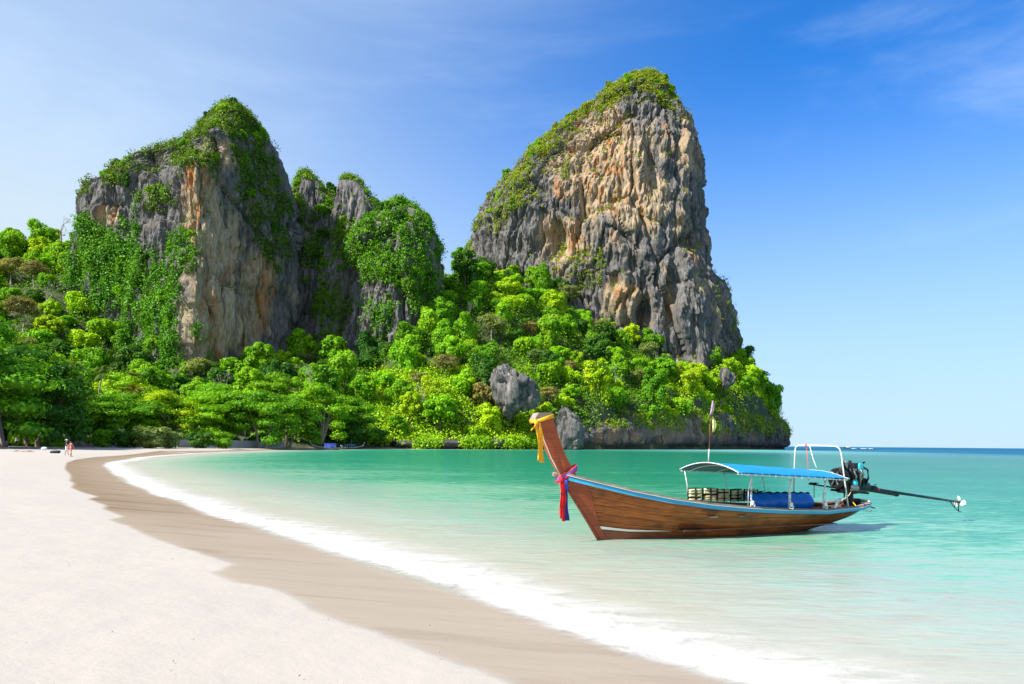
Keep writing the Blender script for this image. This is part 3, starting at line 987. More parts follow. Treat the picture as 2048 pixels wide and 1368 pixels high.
# beach back and sea side: keep the forest floor under sand and water
for x, y, z in [(-105, 138, 1.2), (-140, 130, 1.6), (-200, 120, 3), (-90, 160, 0.9), (-77, 176, 0.7), (-68, 206, 0.7), (-60, 238, 0.7), (-66, 165, -1.5), (-62, 190, -1.5), (-58, 215, -1.5), (-82, 190, 1.6), (-74, 215, 1.8), (-80, 100, -3), (-40, 150, -4), (-38, 200, -4), (-30, 240, -4),
                (-5, 255, -6), (20, 270, -6), (50, 300, -6), (90, 340, -6), (130, 400, -6), (180, 470, -6), (-120, 90, 0), (-200, 80, 1), (210, 540, -8), (-320, 130, 8), (-150, 165, 4), (-110, 175, 4)]:
    cw(x, y, z)
for a in [(790, 893, 268), (880, 893, 274), (960, 893, 282), (1060, 885, 296), (1150, 862, 316), (1250, 850, 345), (1350, 846, 385), (1450, 846, 430), (1540, 852, 490)]:
    cp(*a)
for a in [(760, 850, 275), (830, 820, 284), (920, 815, 292), (1000, 815, 302), (1100, 800, 318), (1200, 800, 338), (1300, 800, 362), (1400, 800, 400), (1490, 805, 445), (1540, 825, 482)]:
    cp(*a)
for a in [(770, 770, 300), (860, 735, 318), (960, 715, 340), (1060, 715, 358), (1160, 728, 378), (1260, 748, 392), (1360, 752, 418), (1450, 757, 446), (1510, 775, 478)]:
    cp(*a)
for a in [(840, 690, 335), (890, 625, 365), (950, 590, 430), (1040, 590, 440), (1110, 612, 438), (1170, 655, 436), (1240, 702, 436), (1300, 722, 438), (1380, 722, 458), (1440, 724, 476), (1490, 740, 490)]:
    cp(*a)
for a in [(900, 568, 410), (960, 550, 495), (1040, 565, 490), (1180, 625, 480), (1300, 690, 480), (1440, 705, 500), (1530, 790, 510), (700, 720, 400), (600, 720, 400)]:
    cp(*a)
# forest behind the beach, up to the left cliff
for a in [(690, 800, 285), (640, 790, 290), (560, 790, 292), (480, 790, 295), (400, 790, 292), (300, 800, 280), (220, 800, 270), (120, 800, 255), (40, 790, 245), (660, 765, 318), (560, 755, 318),
          (450, 755, 312), (350, 750, 318), (250, 745, 318), (700, 745, 345), (180, 735, 310), (110, 680, 315), (60, 640, 325), (0, 640, 330), (-80, 640, 330), (100, 580, 350), (40, 560, 362), (-40, 545, 370), (130, 545, 380), (-150, 520, 380), (-200, 640, 300)]:
    cp(*a)
for x, y, z in [(-120, 215, 7), (-160, 210, 9), (-95, 225, 7), (-75, 240, 6), (-62, 255, 6), (-210, 200, 14), (-300, 240, 40), (200, 600, 2), (-60, 470, 50)]:
    cw(x, y, z)
CP = np.array(CP)
def _phi(r):
    return np.where(r > 1e-6, r * r * np.log(r + 1e-9), 0)
_A = CP[:, :2] / 100
_n = len(_A)
_K = _phi(np.linalg.norm(_A[:, None] - _A[None], axis=2)) + np.eye(_n) * 0.004
_Pm = np.concatenate([np.ones((_n, 1)), _A], 1)
_S = np.block([[_K, _Pm], [_Pm.T, np.zeros((3, 3))]])
_W = np.linalg.solve(_S, np.concatenate([CP[:, 2], np.zeros(3)]))
def terrain_z(x, y):
    q = np.stack([np.ravel(x), np.ravel(y)], 1) / 100
    out = np.empty(len(q))
    for i in range(0, len(q), 20000):
        b = q[i:i + 20000]
        r = np.linalg.norm(b[:, None] - _A[None], axis=2)
        out[i:i + 20000] = _phi(r) @ _W[:_n] + _W[_n] + b @ _W[_n + 1:]
    return out
tx, ty = np.linspace(-330, 215, 190), np.linspace(118, 600, 175)
TX, TY = np.meshgrid(tx, ty)
tz = terrain_z(TX, TY)
PT = np.stack([TX.ravel(), TY.ravel(), tz], 1)
tsd = signed_distance(PT[:, 0], PT[:, 1], SHORE)
rough = smooth(2, 25, tz)
PT[:, 2] = tz + rough * (2.2 * fbm(PT * 0.05, 3, 201) + 0.9 * fbm(PT * 0.16, 2, 205))
PT[:, 2] = np.where(tsd > -1.5, np.minimum(PT[:, 2], -2 - 0.2 * np.clip(tsd, 0, 50)), PT[:, 2])
ter_me = raw_mesh('forest_floor', PT, grid_faces(len(tx), len(ty)), [M['soil']], True)
forest_floor = link('forest_floor', ter_me)
tag(forest_floor, 'steep wooded ground under the cliffs and behind the beach', None, None, 'structure')
TER = (PT, grid_faces(len(tx), len(ty)))
def ter_at(x, y):
    """height of the built ground"""
    fx = np.clip((np.asarray(x) - tx[0]) / (tx[1] - tx[0]), 0, len(tx) - 1.001)
    fy = np.clip((np.asarray(y) - ty[0]) / (ty[1] - ty[0]), 0, len(ty) - 1.001)
    i, j = fx.astype(int), fy.astype(int)
    a, b = fx - i, fy - j
    Zg = PT[:, 2].reshape(len(ty), len(tx))
    return (Zg[j, i] * (1 - a) + Zg[j, i + 1] * a) * (1 - b) + (Zg[j + 1, i] * (1 - a) + Zg[j + 1, i + 1] * a) * b

def bvh_of(V, F):
    return BVHTree.FromPolygons([tuple(map(float, p)) for p in V], [tuple(map(int, f)) for f in F])
ROCK_BVH = []
for k in ('tall_cliff', 'left_cliff', 'green_dome', 'sea_cliff', 'rear_wall', 'spire_middle'):
    V_, N_, F_ = CLIFFS[k]
    ROCK_BVH.append(bvh_of(V_, F_))
TER_BVH = bvh_of(*TER)
CAMV = Vector((0, 0, CAM_H))
def seen(p, slack=4.0, ground_too=True):
    d = Vector(tuple(map(float, p))) - CAMV
    L = d.length
    d.normalize()
    for b in ROCK_BVH + ([TER_BVH] if ground_too else []):
        h = b.ray_cast(CAMV, d, L - slack)
        if h[0] is not None:
            return False
    return True

# ------------------------------------------------------------------ foliage meshes
def leaves_mesh(C, Nn, size, r, aspect=0.55):
    """kite-shaped leaf sprays at C facing Nn; returns V, F"""
    n = len(C)
    Nn = Nn / (np.linalg.norm(Nn, axis=1)[:, None] + 1e-9)
    a = np.cross(Nn, r.normal(size=(n, 3)))
    a /= np.linalg.norm(a, axis=1)[:, None] + 1e-9
    b = np.cross(Nn, a)
    s = np.asarray(size)[:, None] if np.ndim(size) else size
    fold = Nn * (s * r.uniform(-0.25, 0.1, (n, 1)))
    V = np.stack([C - a * s * 0.5 + fold, C - b * s * aspect * 0.5, C + a * s * 0.5 + fold, C + b * s * aspect * 0.5], 1).reshape(-1, 3)
    F = np.arange(n * 4).reshape(n, 4)
    return V, F

def ico_dirs(r, n, up=0.25):
    d = r.normal(size=(n * 2, 3))
    d /= np.linalg.norm(d, axis=1)[:, None]
    keep = r.random(len(d)) < np.clip(0.55 + 0.6 * (d[:, 2] + up), 0.12, 1)
    d = d[keep]
    while len(d) < n:
        d = np.concatenate([d, d])
    return d[:n]

_core = None
def core_mesh():
    global _core
    if _core is None:
        bm = bmesh.new()
        bmesh.ops.create_icosphere(bm, subdivisions=2, radius=1)
        _core = (np.array([v.co[:] for v in bm.verts]), np.array([[v.index for v in f.verts] for f in bm.faces]))
        bm.free()
    return _core

def crown(name, r, lobes, nleaf, lsize, core=0.80, shag=0.16, drape=0.0, up=0.25):
    """lobes: list of (cx,cy,cz, rx,ry,rz); a leafy crown as one mesh with a dense inner mass"""
    lobes = np.array(lobes, float)
    area = (lobes[:, 3] * lobes[:, 4] + lobes[:, 3] * lobes[:, 5] + lobes[:, 4] * lobes[:, 5])
    cnt = np.maximum(8, (nleaf * area / area.sum()).astype(int))
    Cs, Ns, Ts = [], [], []
    for L, c in zip(lobes, cnt):
        d = ico_dirs(r, c, up)
        bump = 1 + shag * perlin(d * 3.1 + L[:3], 7) + shag * 0.7 * perlin(d * 7.0 + L[:3], 9)
        rad = bump * r.uniform(0.86, 1.06, c)
        P = L[:3] + d * L[3:] * rad[:, None]
        Cs.append(P)
        Ns.append(d / L[3:] * L[3:].mean() + r.normal(size=(c, 3)) * 0.42 + np.array([0, 0, 0.25]))
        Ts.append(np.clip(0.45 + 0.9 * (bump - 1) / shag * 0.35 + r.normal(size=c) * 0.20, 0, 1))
        if drape > 0:
            m = int(c * drape)
            an = r.uniform(0, 2 * np.pi, m)
            kk = np.round(an / 0.45) * 0.45 + r.normal(size=m) * 0.07
            dz = r.random(m) ** 0.7 * L[5] * 2.2
            P = np.stack([L[0] + np.cos(kk) * L[3] * 0.95, L[1] + np.sin(kk) * L[4] * 0.95, L[2] - dz * (0.6 + 0.4 * np.sin(kk * 5))], 1) + r.normal(size=(m, 3)) * 0.25
            Cs.append(P)
            Ns.append(np.stack([np.cos(kk), np.sin(kk), kk * 0 + 0.3], 1) + r.normal(size=(m, 3)) * 0.4)
            Ts.append(np.clip(0.5 + r.normal(size=m) * 0.2, 0, 1))
    C, N, T = np.concatenate(Cs), np.concatenate(Ns), np.concatenate(Ts)
    V, F = leaves_mesh(C, N, lsize * r.uniform(0.65, 1.35, len(C)), r, 0.62)
    tris = np.concatenate([F[:, [0, 1, 2]], F[:, [0, 2, 3]]])
    tint = np.concatenate([T, T])
    Vs, Fs, Tn, base = [V], [tris], [tint], len(V)
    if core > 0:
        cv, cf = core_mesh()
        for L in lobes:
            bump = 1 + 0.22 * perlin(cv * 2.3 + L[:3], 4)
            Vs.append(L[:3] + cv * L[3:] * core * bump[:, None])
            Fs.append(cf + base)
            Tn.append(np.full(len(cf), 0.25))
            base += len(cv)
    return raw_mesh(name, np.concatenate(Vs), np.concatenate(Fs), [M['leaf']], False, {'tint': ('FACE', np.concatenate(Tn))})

def dome_lobes(r, Rr, Hh, n, zc, flat=1.0):
    """lobes of a broad rounded crown of radius Rr and height Hh centred at height zc"""
    out = [(0, 0, zc, Rr * 0.62, Rr * 0.62, Hh * 0.42)]
    ga = r.uniform(0, 6.28)
    for i in range(n):
        el = math.asin(r.uniform(-0.25, 0.95))
        az = ga + i * 2.399 + r.normal() * 0.3
        k = r.uniform(0.58, 0.84)
        lr = Rr * r.uniform(0.22, 0.42)
        out.append((math.cos(az) * math.cos(el) * Rr * k, math.sin(az) * math.cos(el) * Rr * k, zc + math.sin(el) * Hh * 0.5 * k * 1.25, lr, lr * r.uniform(.85, 1.1), lr * r.uniform(0.62, 0.9) * flat))
    return out

def trunk_mesh(name, r, h, rad, limbs, mat, lean=0.1, spread=0.5):
    mb = MB()
    top = Vector((r.normal() * lean * h, r.normal() * lean * h, h))
    mid = top * 0.5 + Vector((r.normal() * 0.03 * h, r.normal() * 0.03 * h, 0))
    mb.tube([(0, 0, -1.5), (0, 0, 0.2), mid, top], [rad * 1.6, rad * 1.2, rad * 0.85, rad * 0.6], 7)
    for i in range(limbs):
        az = i * 2.4 + r.normal() * 0.4
        f = r.uniform(0.55, 0.95)
        s = mid.lerp(top, f) if f > 0.5 else mid
        ln = h * spread * r.uniform(0.6, 1.1)
        e = s + Vector((math.cos(az) * ln, math.sin(az) * ln, ln * r.uniform(0.5, 1.0)))
        m = s.lerp(e, 0.5) + Vector((r.normal(), r.normal(), 0.6)) * ln * 0.08
        mb.tube([s, m, e], [rad * 0.5, rad * 0.36, rad * 0.14], 5)
    return mb.mesh(name, mat, True)

r5 = np.random.default_rng(55)
# jungle crowns of unit-ish size: radius about 6 m, base of the crown near the ground, draped with creepers
JUNGLE, JTRUNK = [], []
for k in range(12):
    tall = [0.9, 1.15, 1.4, 1.0, 1.25, 0.8][k % 6]
    Rr = 6.0
    zc = 6.5 * tall
    L = dome_lobes(r5, Rr, 9.5 * tall, [9, 13, 24, 16][k % 4], zc)
    if k % 4 == 2:
        L = [(a, b, c, d * .78, e * .78, f * .62) for a, b, c, d, e, f in L]
    if k % 4 == 0:
        L = [(a * 1.1, b * .85, c + .25 * a, d, e, f * 1.15) for a, b, c, d, e, f in L]
    if k % 3 == 1:                                        # creeper columns hanging to the ground
        for _ in range(3):
            az = r5.uniform(0, 6.28)
            L.append((math.cos(az) * 3.6, math.sin(az) * 3.6, zc * 0.5, 1.9, 1.9, zc * 0.5))
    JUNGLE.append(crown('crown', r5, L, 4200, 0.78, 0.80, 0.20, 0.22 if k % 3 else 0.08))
    JTRUNK.append(trunk_mesh('trunk', r5, zc * 0.95, 0.32, 4, M['bark'], 0.05, 0.4))
AIRY = []
for k in range(3):                                        # open grey-green crowns with branches showing
    L = dome_lobes(r5, 6.5, 8.5, 14, 8.0, 0.7)
    AIRY.append(crown('crown', r5, L, 2600, 0.62, 0.42, 0.30, 0.0))
AIRY_TRUNK = [trunk_mesh('trunk', r5, 8.5, 0.3, 9, M['bark_pale'], 0.05, 0.55) for k in range(3)]
BEACH, BTRUNK = [], []
for k in range(5):                                        # beach trees: wide flat tiers of leaves on leaning trunks
    L = []
    n = 13
    for i in range(n):
        az = i * 2.4 + r5.normal() * 0.3
        rad = 7.5 * math.sqrt((i + 0.3) / n)
        zt = 10.8 - 0.072 * rad * rad + r5.normal() * 0.8
        L.append((math.cos(az) * rad, math.sin(az) * rad, zt, r5.uniform(2.4, 3.7), r5.uniform(2.4, 3.7), r5.uniform(0.85, 1.35)))
        L.append((math.cos(az) * rad * 1.0, math.sin(az) * rad * 1.0, zt - r5.uniform(2.4, 4.0), r5.uniform(1.8, 2.8), r5.uniform(1.8, 2.8), 1.0))
        if i > 6:
            L.append((math.cos(az) * rad * 1.08, math.sin(az) * rad * 1.08, zt - r5.uniform(4.4, 6.0), r5.uniform(1.6, 2.4), r5.uniform(1.6, 2.4), 1.1))
    BEACH.append(crown('crown', r5, L, 9000, 0.50, 0.66, 0.28, 0.0, 0.5))
    mb = MB()
    for q in range(2 + k % 2):
        az = r5.uniform(0, 6.28)
        b = Vector((math.cos(az) * 0.8, math.sin(az) * 0.8, 0))
        kne = b + Vector((math.cos(az) * 1.6, math.sin(az) * 1.6, 3.2 + r5.normal() * 0.5))
        tp = kne + Vector((math.cos(az) * 1.5 + r5.normal(), math.sin(az) * 1.5 + r5.normal(), 5.0))
        mb.tube([b - Vector((0, 0, 1)), b * 1.1 + Vector((0, 0, 0.6)), kne, tp], [0.5, 0.36, 0.27, 0.12], 7)
        for s_ in (-1, 1):
            e = kne + Vector((math.cos(az + s_) * 4, math.sin(az + s_) * 4, 3.6))
            mb.tube([kne, kne.lerp(e, 0.5) + Vector((0, 0, 0.5)), e], [0.2, 0.14, 0.06], 5)
    BTRUNK.append(mb.mesh('trunk', M['bark_pale'] if k % 2 else M['bark'], True))
def bare_mesh(r, h=7.0):
    mb = MB()
    def grow(p, d, ln, rad, lev):
        e = p + d * ln
        mb.tube([p, p.lerp(e, 0.5) + Vector(r.normal(size=3)) * ln * 0.06, e], [rad, rad * 0.8, rad * 0.55], 4, False)
        if lev > 0:
            for _ in range(3 if lev > 1 else 4):
                nd = (d + Vector(r.normal(size=3)) * 0.62 + Vector((0, 0, 0.12))).normalized()
                grow(e, nd, ln * r.uniform(0.55, 0.8), rad * 0.5, lev - 1)
    grow(Vector((0, 0, -1)), Vector((0, 0, 1)), h * 0.4, 0.22, 4)
    return mb.mesh('branches', M['bark_pale'], False)
BARE = [bare_mesh(r5) for _ in range(2)]

def palm_parts(r, h=9.0):
    mb = MB()
    lean = Vector((r.normal() * 0.9, r.normal() * 0.5, 0))
    pts = [Vector((0, 0, -1)), Vector((0, 0, h * 0.33)) + lean * 0.2, Vector((0, 0, h * 0.66)) + lean * 0.55, Vector((0, 0, h)) + lean]
    mb.tube(pts, [0.26, 0.2, 0.17, 0.15], 8)
    tr = mb.mesh('trunk', M['bark_pale'], True)
    Vs, Fs, Ts, b = [], [], [], 0
    top = np.array(pts[-1])
    for i in range(19):
        az = i * 2.4 + r.normal() * 0.15
        el = r.uniform(-0.5, 1.15)
        ln = r.uniform(3.0, 4.0)
        n = 16
        s = np.linspace(0, 1, n)
        hx = np.cos(az) * math.cos(el); hy = np.sin(az) * math.cos(el)
        P = top + np.stack([hx * ln * s, hy * ln * s, math.sin(el) * ln * s - 1.9 * s ** 2.2], 1)
        side = np.array([-math.sin(az), math.cos(az), 0])
        tg = np.gradient(P, axis=0); tg /= np.linalg.norm(tg, axis=1)[:, None]
        for sg in (-1, 1):
            for j in range(1, n):
                l = 0.85 * math.sin(math.pi * min(1, 0.12 + s[j] * 0.9)) + 0.12
                tip = P[j] + sg * side * l * 0.8 + tg[j] * l * 0.45 + np.array([0, 0, -0.35 * l])
                w = tg[j] * 0.13
                Vs.append([P[j] - w, P[j] + w, tip]); Fs.append([b, b + 1, b + 2]); Ts.append(np.clip(0.5 + r.normal() * 0.2, 0, 1)); b += 3
    cr = raw_mesh('fronds', np.concatenate(Vs), np.array(Fs), [M['leaf']], False, {'tint': ('FACE', Ts)})
    return tr, cr
PALM = [palm_parts(r5, h) for h in (9.5, 8.0, 7.0)]

# ------------------------------------------------------------------ one tree, two or three objects
SHADES = {'bright yellow-green': (0.40, 0.62, 0.010), 'fresh green': (0.245, 0.52, 0.010), 'mid green': (0.155, 0.38, 0.012), 'dark green': (0.060, 0.18, 0.016), 'grey-green': (0.24, 0.32, 0.085), 'olive brown': (0.31, 0.28, 0.09)}
TREES = []
def tree(kind, loc, scale, rotz, shade, label, cat, group, crown_me, trunk_me, part='crown', sz=1.0, jitter=0.14):
    root = empty(kind, tuple(map(float, loc)), rotz)
    root.scale = (scale, scale, scale * sz)
    c = link(part, crown_me, root)
    b = SHADES[shade]
    f = 1 + random.uniform(-jitter, jitter)
    c.color = (b[0] * f * random.uniform(0.88, 1.12), b[1] * f, b[2], 1)
    if trunk_me is not None:
        link('trunk', trunk_me, root)
    tag(root, label, cat, group)
    TREES.append((root, kind))
    return root

LABELS = {}
def zone(px, py):
    if px < 140:
        return 'on the hill at the far left edge' if py < 690 else 'behind the left end of the beach wall'
    if px < 420:
        return 'between broad cliff and beach trees' if py > 690 else 'against the foot of the broad cliff'
    if px < 600:
        return 'under the sharp edge of the broad cliff'
    if px < 760:
        return 'in the hollow between the two cliffs'
    row = 'on the lower slope' if py > 800 else 'on the middle slope' if py > 690 else 'on the upper slope'
    col = ('left of pale rock' if px < 975 else 'around the pale rock' if px < 1100 else 'right of pale rock' if px < 1230 else 'under the caves' if px < 1380 else 'near headland tip')
    return row + ' ' + col
def crown_label(shade, R_, form, px, py):
    size = 'small ' if R_ < 4.6 else 'large ' if R_ > 6.6 else ''
    base = f'{size}{shade} {form} tree {zone(px, py)}'
    return base

# scatter the jungle trees: dart throwing on the ground that the camera sees
r6 = np.random.default_rng(66)
cand = np.stack([r6.uniform(-295, 195, 26000), r6.uniform(150, 560, 26000)], 1)
cz = ter_at(cand[:, 0], cand[:, 1])
csd = signed_distance(cand[:, 0], cand[:, 1], SHORE)
pxs, pys = project(np.stack([cand[:, 0], cand[:, 1], cz + 6], 1))
ok = (pxs > -40) & (pxs < 1640) & (pys > 380) & (pys < 905) & (csd < -2.5) & (cz > 1.0) & (pys > -1)
# the beach-tree belt is planted separately
belt = (cand[:, 1] < 232 + 0.0 * cand[:, 0]) & (cand[:, 0] > -190)
ok &= ~(belt & (cz < 6.5))
cand, cz = cand[ok], cz[ok]
placed = []
rock_px = [(990, 745, 1075, 800), (1115, 835, 1160, 880)]
for (x, y), z in zip(cand, cz):
    if len(placed) >= 300:
        break
    P = np.array([x, y, z])
    px, py = project(P + np.array([0, 0, 5.0]))
    if any(a - 12 < px < c + 12 and b - 25 < py < d + 10 for a, b, c, d in rock_px):
        continue
    Rc = r6.uniform(3.8, 7.8) * np.interp(y, [200, 280, 450], [0.8, 0.95, 1.12])
    if any((P[0] - q[0]) ** 2 + (P[1] - q[1]) ** 2 + (P[2] - q[2]) ** 2 < (0.80 * (Rc + q[3])) ** 2 for q in placed):
        continue
    if not (seen(P + np.array([0, 0, 1.6 * Rc]), 3.0)):
        continue
    placed.append((x, y, z, Rc))
print('jungle trees', len(placed), flush=True)
for i, (x, y, z, Rc) in enumerate(placed):
    px, py = project(np.array([x, y, z + 6.0]))
    u = r6.random()
    n_ = perlin(np.array([[x * 0.02, y * 0.02, 0.5]]), 77)[0]
    lowslope = (760 < px < 1010 and py > 760) or (1330 < px < 1480 and py > 730)
    if lowslope:
        shade = 'bright yellow-green' if u < 0.62 else 'fresh green' if u < 0.9 else 'olive brown'
    elif px < 140 and py < 700:
        shade = 'fresh green' if u < 0.5 else 'bright yellow-green' if u < 0.7 else 'dark green'
    else:
        u2 = u + 0.35 * n_
        shade = 'dark green' if u2 < 0.16 else 'mid green' if u2 < 0.42 else 'fresh green' if u2 < 0.80 else 'bright yellow-green' if u2 < 0.97 else 'grey-green'
    airy = (shade == 'grey-green') or u > 0.91
    k = r6.integers(0, 12)
    if airy:
        j = r6.integers(0, 3)
        tree('jungle_tree', (x, y, z - 0.5), Rc / 6.2, r6.uniform(0, 6.28), 'grey-green' if r6.random() < .7 else 'olive brown', crown_label('grey-green', Rc, 'open-crowned', px, py), 'tree', 'trees of the forested slope', AIRY[j], AIRY_TRUNK[j])
    else:
        form = 'creeper-draped' if k % 3 == 1 else 'round'
        tree('jungle_tree', (x, y, z - 0.8), Rc / 6.0, r6.uniform(0, 6.28), shade, crown_label(shade, Rc, form, px, py), 'tree', 'trees of the forested slope', JUNGLE[k], JTRUNK[k], sz=r6.uniform(0.85, 1.2))

# ------------------------------------------------------------------ beach-tree belt, palms, bare trees
def plant_beach(px, Y, s, shade, label, k, sz=1.0, zoff=0.0):
    a, _ = ray(px, 885)
    x = a * Y
    z = max(float(ter_at(np.array([x]), np.array([Y]))[0]), sand_z(x, Y)) if Y > 120 else sand_z(x, Y)
    return tree('beach_tree', (x, Y, z - 0.2 + zoff), s, random.uniform(0, 6.28), shade, label, 'tree', 'spreading trees along the back of the beach', BEACH[k], BTRUNK[k], sz=sz, jitter=0.08)
for i, (px, Y, s, sh, k, sz, lb) in enumerate([
    (-70, 116, 1.35, 'mid green', 0, 1.15, 'tall dark spreading tree cut by the left edge of the picture'),
    (10, 130, 1.25, 'dark green', 1, 1.2, 'big dark spreading tree at the left end of the beach'),
    (62, 140, 1.15, 'dark green', 2, 1.25, 'big dark tree above the two people by the wall'),
    (-20, 150, 1.25, 'mid green', 3, 1.55, 'tallest tree at the left edge of the beach'),
    (95, 160, 0.95, 'mid green', 4, 1.1, 'tree with low branches behind the walking couple'),
    (160, 158, 0.85, 'mid green', 0, 1.0, 'wide low tree just right of the walking couple'),
    (215, 165, 0.95, 'mid green', 1, 1.0, 'wide green tree left of the grey-green beach bush'),
    (265, 176, 0.95, 'mid green', 2, 0.95, 'dark wide tree behind the grey-green beach bush'),
    (330, 182, 1.0, 'bright yellow-green', 3, 1.0, 'flat-topped bright yellow-green tree behind the beach'),
    (395, 186, 1.0, 'fresh green', 4, 1.0, 'flat-topped green tree right of the yellow-green one'),
    (455, 196, 1.05, 'mid green', 0, 1.15, 'dark layered tree over the left end of the long wall'),
    (520, 198, 1.15, 'mid green', 1, 1.15, 'tall layered tree over the middle of the long wall'),
    (575, 213, 1.05, 'mid green', 2, 1.15, 'layered tree over the right half of the long wall'),
    (640, 238, 1.28, 'fresh green', 3, 1.2, 'broad domed tree above the far moored boats'),
    (700, 252, 1.15, 'mid green', 4, 1.05, 'dark tree right of the far moored boats'),
    (120, 205, 1.0, 'fresh green', 2, 1.15, 'second-row tree above the walking couple'),
    (260, 215, 1.0, 'fresh green', 3, 1.2, 'second-row tree left of the yellow-green flat top'),
    (430, 226, 1.0, 'fresh green', 0, 1.15, 'second-row tree between wall and broad cliff'),
    (560, 246, 1.1, 'mid green', 4, 1.25, 'second-row tree behind the tall layered tree'),
]):
    plant_beach(px, Y, s, sh, lb, k, sz)
# low bushes at the back of the sand
r7 = np.random.default_rng(70)
BUSH = []
for k in range(3):
    L = dome_lobes(r7, 3.0, 4.2, 9, 1.5, 0.9)
    BUSH.append(crown('foliage', r7, L, 2600, 0.42, 0.7, 0.25, 0.0))
for i, (px, Y, s, sh, k, lb) in enumerate([
    (300, 150, 1.30, 'grey-green', 0, 'rounded grey-green bush standing on the back of the sand'),
    (340, 155, 1.0, 'grey-green', 1, 'smaller grey-green bush right of the rounded one'),
    (205, 150, 1.0, 'mid green', 1, 'dark green bush under the wide tree near the couple'),
    (250, 152, 1.1, 'dark green', 2, 'dark bush left of the rounded grey-green bush'),
    (400, 168, 1.1, 'dark green', 0, 'dark bush before the left end of the long wall'),
    (445, 171, 1.1, 'mid green', 1, 'hanging bush over the left end of the long wall'),
    (66, 143, 1.1, 'fresh green', 2, 'bright green bush beside the two people by the wall'),
    (12, 147, 1.2, 'dark green', 0, 'dark bush behind the left end of the wall'),
    (118, 140, 0.55, 'bright yellow-green', 1, 'low yellow-green bush on the bank behind the couple'),
    (752, 262, 1.6, 'dark green', 1, 'dark bush overhanging the water right of the boats'),
    (715, 256, 1.3, 'dark green', 2, 'dark bush behind the second far boat'),
    (680, 248, 1.3, 'dark green', 0, 'dark bush behind the blue-roofed far boat'),
]):
    a, _ = ray(px, 885)
    x = a * Y
    z = max(float(ter_at(np.array([x]), np.array([Y]))[0]), sand_z(x, Y))
    root = empty('bush', (x, Y, z - 0.2), random.uniform(0, 6))
    root.scale = (s, s, s)
    c = link('foliage', BUSH[k], root)
    c.color = (*SHADES[sh], 1)
    tag(root, lb, 'bush', 'bushes at the back of the beach')
for i, (px, py, Y, s, k, lb) in enumerate([(158, 735, 208, 1.25, 0, 'coconut palm with drooping fronds left of a second palm'), (196, 742, 214, 1.15, 1, 'coconut palm right of the drooping one'),
                                           (262, 752, 214, 1.15, 2, 'upright palm above the beach trees'), (92, 700, 222, 1.3, 0, 'dark palm by the foot of the left hill'), (278, 780, 205, 1.1, 1, 'low palm with yellowing fronds behind the yellow-green tree')]):
    p = at(px, py, Y)
    tr_, cr_ = PALM[k]
    h = (9.5, 8.0, 7.0)[k] * s
    root = empty('palm_tree', (p[0], p[1], p[2] - h), random.uniform(0, 6))
    root.scale = (s, s, s)
    c = link('fronds', cr_, root)
    c.color = (*((0.13, 0.21, 0.04) if i < 3 else (0.08, 0.16, 0.03) if i == 3 else (0.22, 0.22, 0.04)), 1)
    link('trunk', tr_, root)
    tag(root, lb, 'palm tree', 'palms behind the beach')
for i, (px, py, Y, s, lb) in enumerate([(447, 790, 232, 1.15, 'grey leafless tree among the green crowns below the cliff edge'), (122, 475, 345, 1.7, 'leafless tree on the left shoulder of the broad cliff'),
                                        (92, 620, 335, 2.0, 'leafless brown tree on the hill at far left'), (1232, 760, 330, 1.1, 'leafless brownish tree halfway up the slope'), (1565, 870, 486, 1.4, 'leafless shrub on the tip of the headland'), (845, 800, 282, 1.2, 'leafless tree low on the slope left of the pale rock'), (935, 640, 360, 1.3, 'leafless tree near the top of the slope under the tower\'s left edge'), (1180, 585, 432, 1.4, 'leafless tree against the foot of the tall cliff'), (1340, 800, 372, 1.0, 'leafless shrub above the low sea cliff'), (1440, 820, 425, 1.1, 'leafless shrub right of the boat flag'), (620, 775, 262, 1.3, 'leafless brown tree above the domed beach tree')]):
    p = at(px, py, Y)
    root = empty('bare_tree', tuple(p), random.uniform(0, 6))
    root.scale = (s, s, s)
    link('branches', BARE[i % 2], root)
    tag(root, lb, 'tree', 'leafless trees')

# ------------------------------------------------------------------ creepers and shrubs that nobody could count
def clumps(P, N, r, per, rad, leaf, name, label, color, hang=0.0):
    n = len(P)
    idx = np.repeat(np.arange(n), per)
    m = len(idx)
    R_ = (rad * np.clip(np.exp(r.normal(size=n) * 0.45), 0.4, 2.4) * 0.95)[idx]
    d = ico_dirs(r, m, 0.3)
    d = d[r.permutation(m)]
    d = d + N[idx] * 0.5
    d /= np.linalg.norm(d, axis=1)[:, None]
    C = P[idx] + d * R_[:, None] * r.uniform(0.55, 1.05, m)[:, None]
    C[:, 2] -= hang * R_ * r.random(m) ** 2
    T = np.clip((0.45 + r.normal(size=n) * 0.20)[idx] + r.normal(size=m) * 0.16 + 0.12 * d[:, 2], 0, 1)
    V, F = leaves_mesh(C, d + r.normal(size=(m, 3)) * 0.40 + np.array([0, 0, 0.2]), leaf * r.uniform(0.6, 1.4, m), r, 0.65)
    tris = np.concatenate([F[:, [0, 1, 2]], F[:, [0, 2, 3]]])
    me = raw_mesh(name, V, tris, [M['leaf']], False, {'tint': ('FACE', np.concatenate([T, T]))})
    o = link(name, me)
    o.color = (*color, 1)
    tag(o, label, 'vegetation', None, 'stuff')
    return o

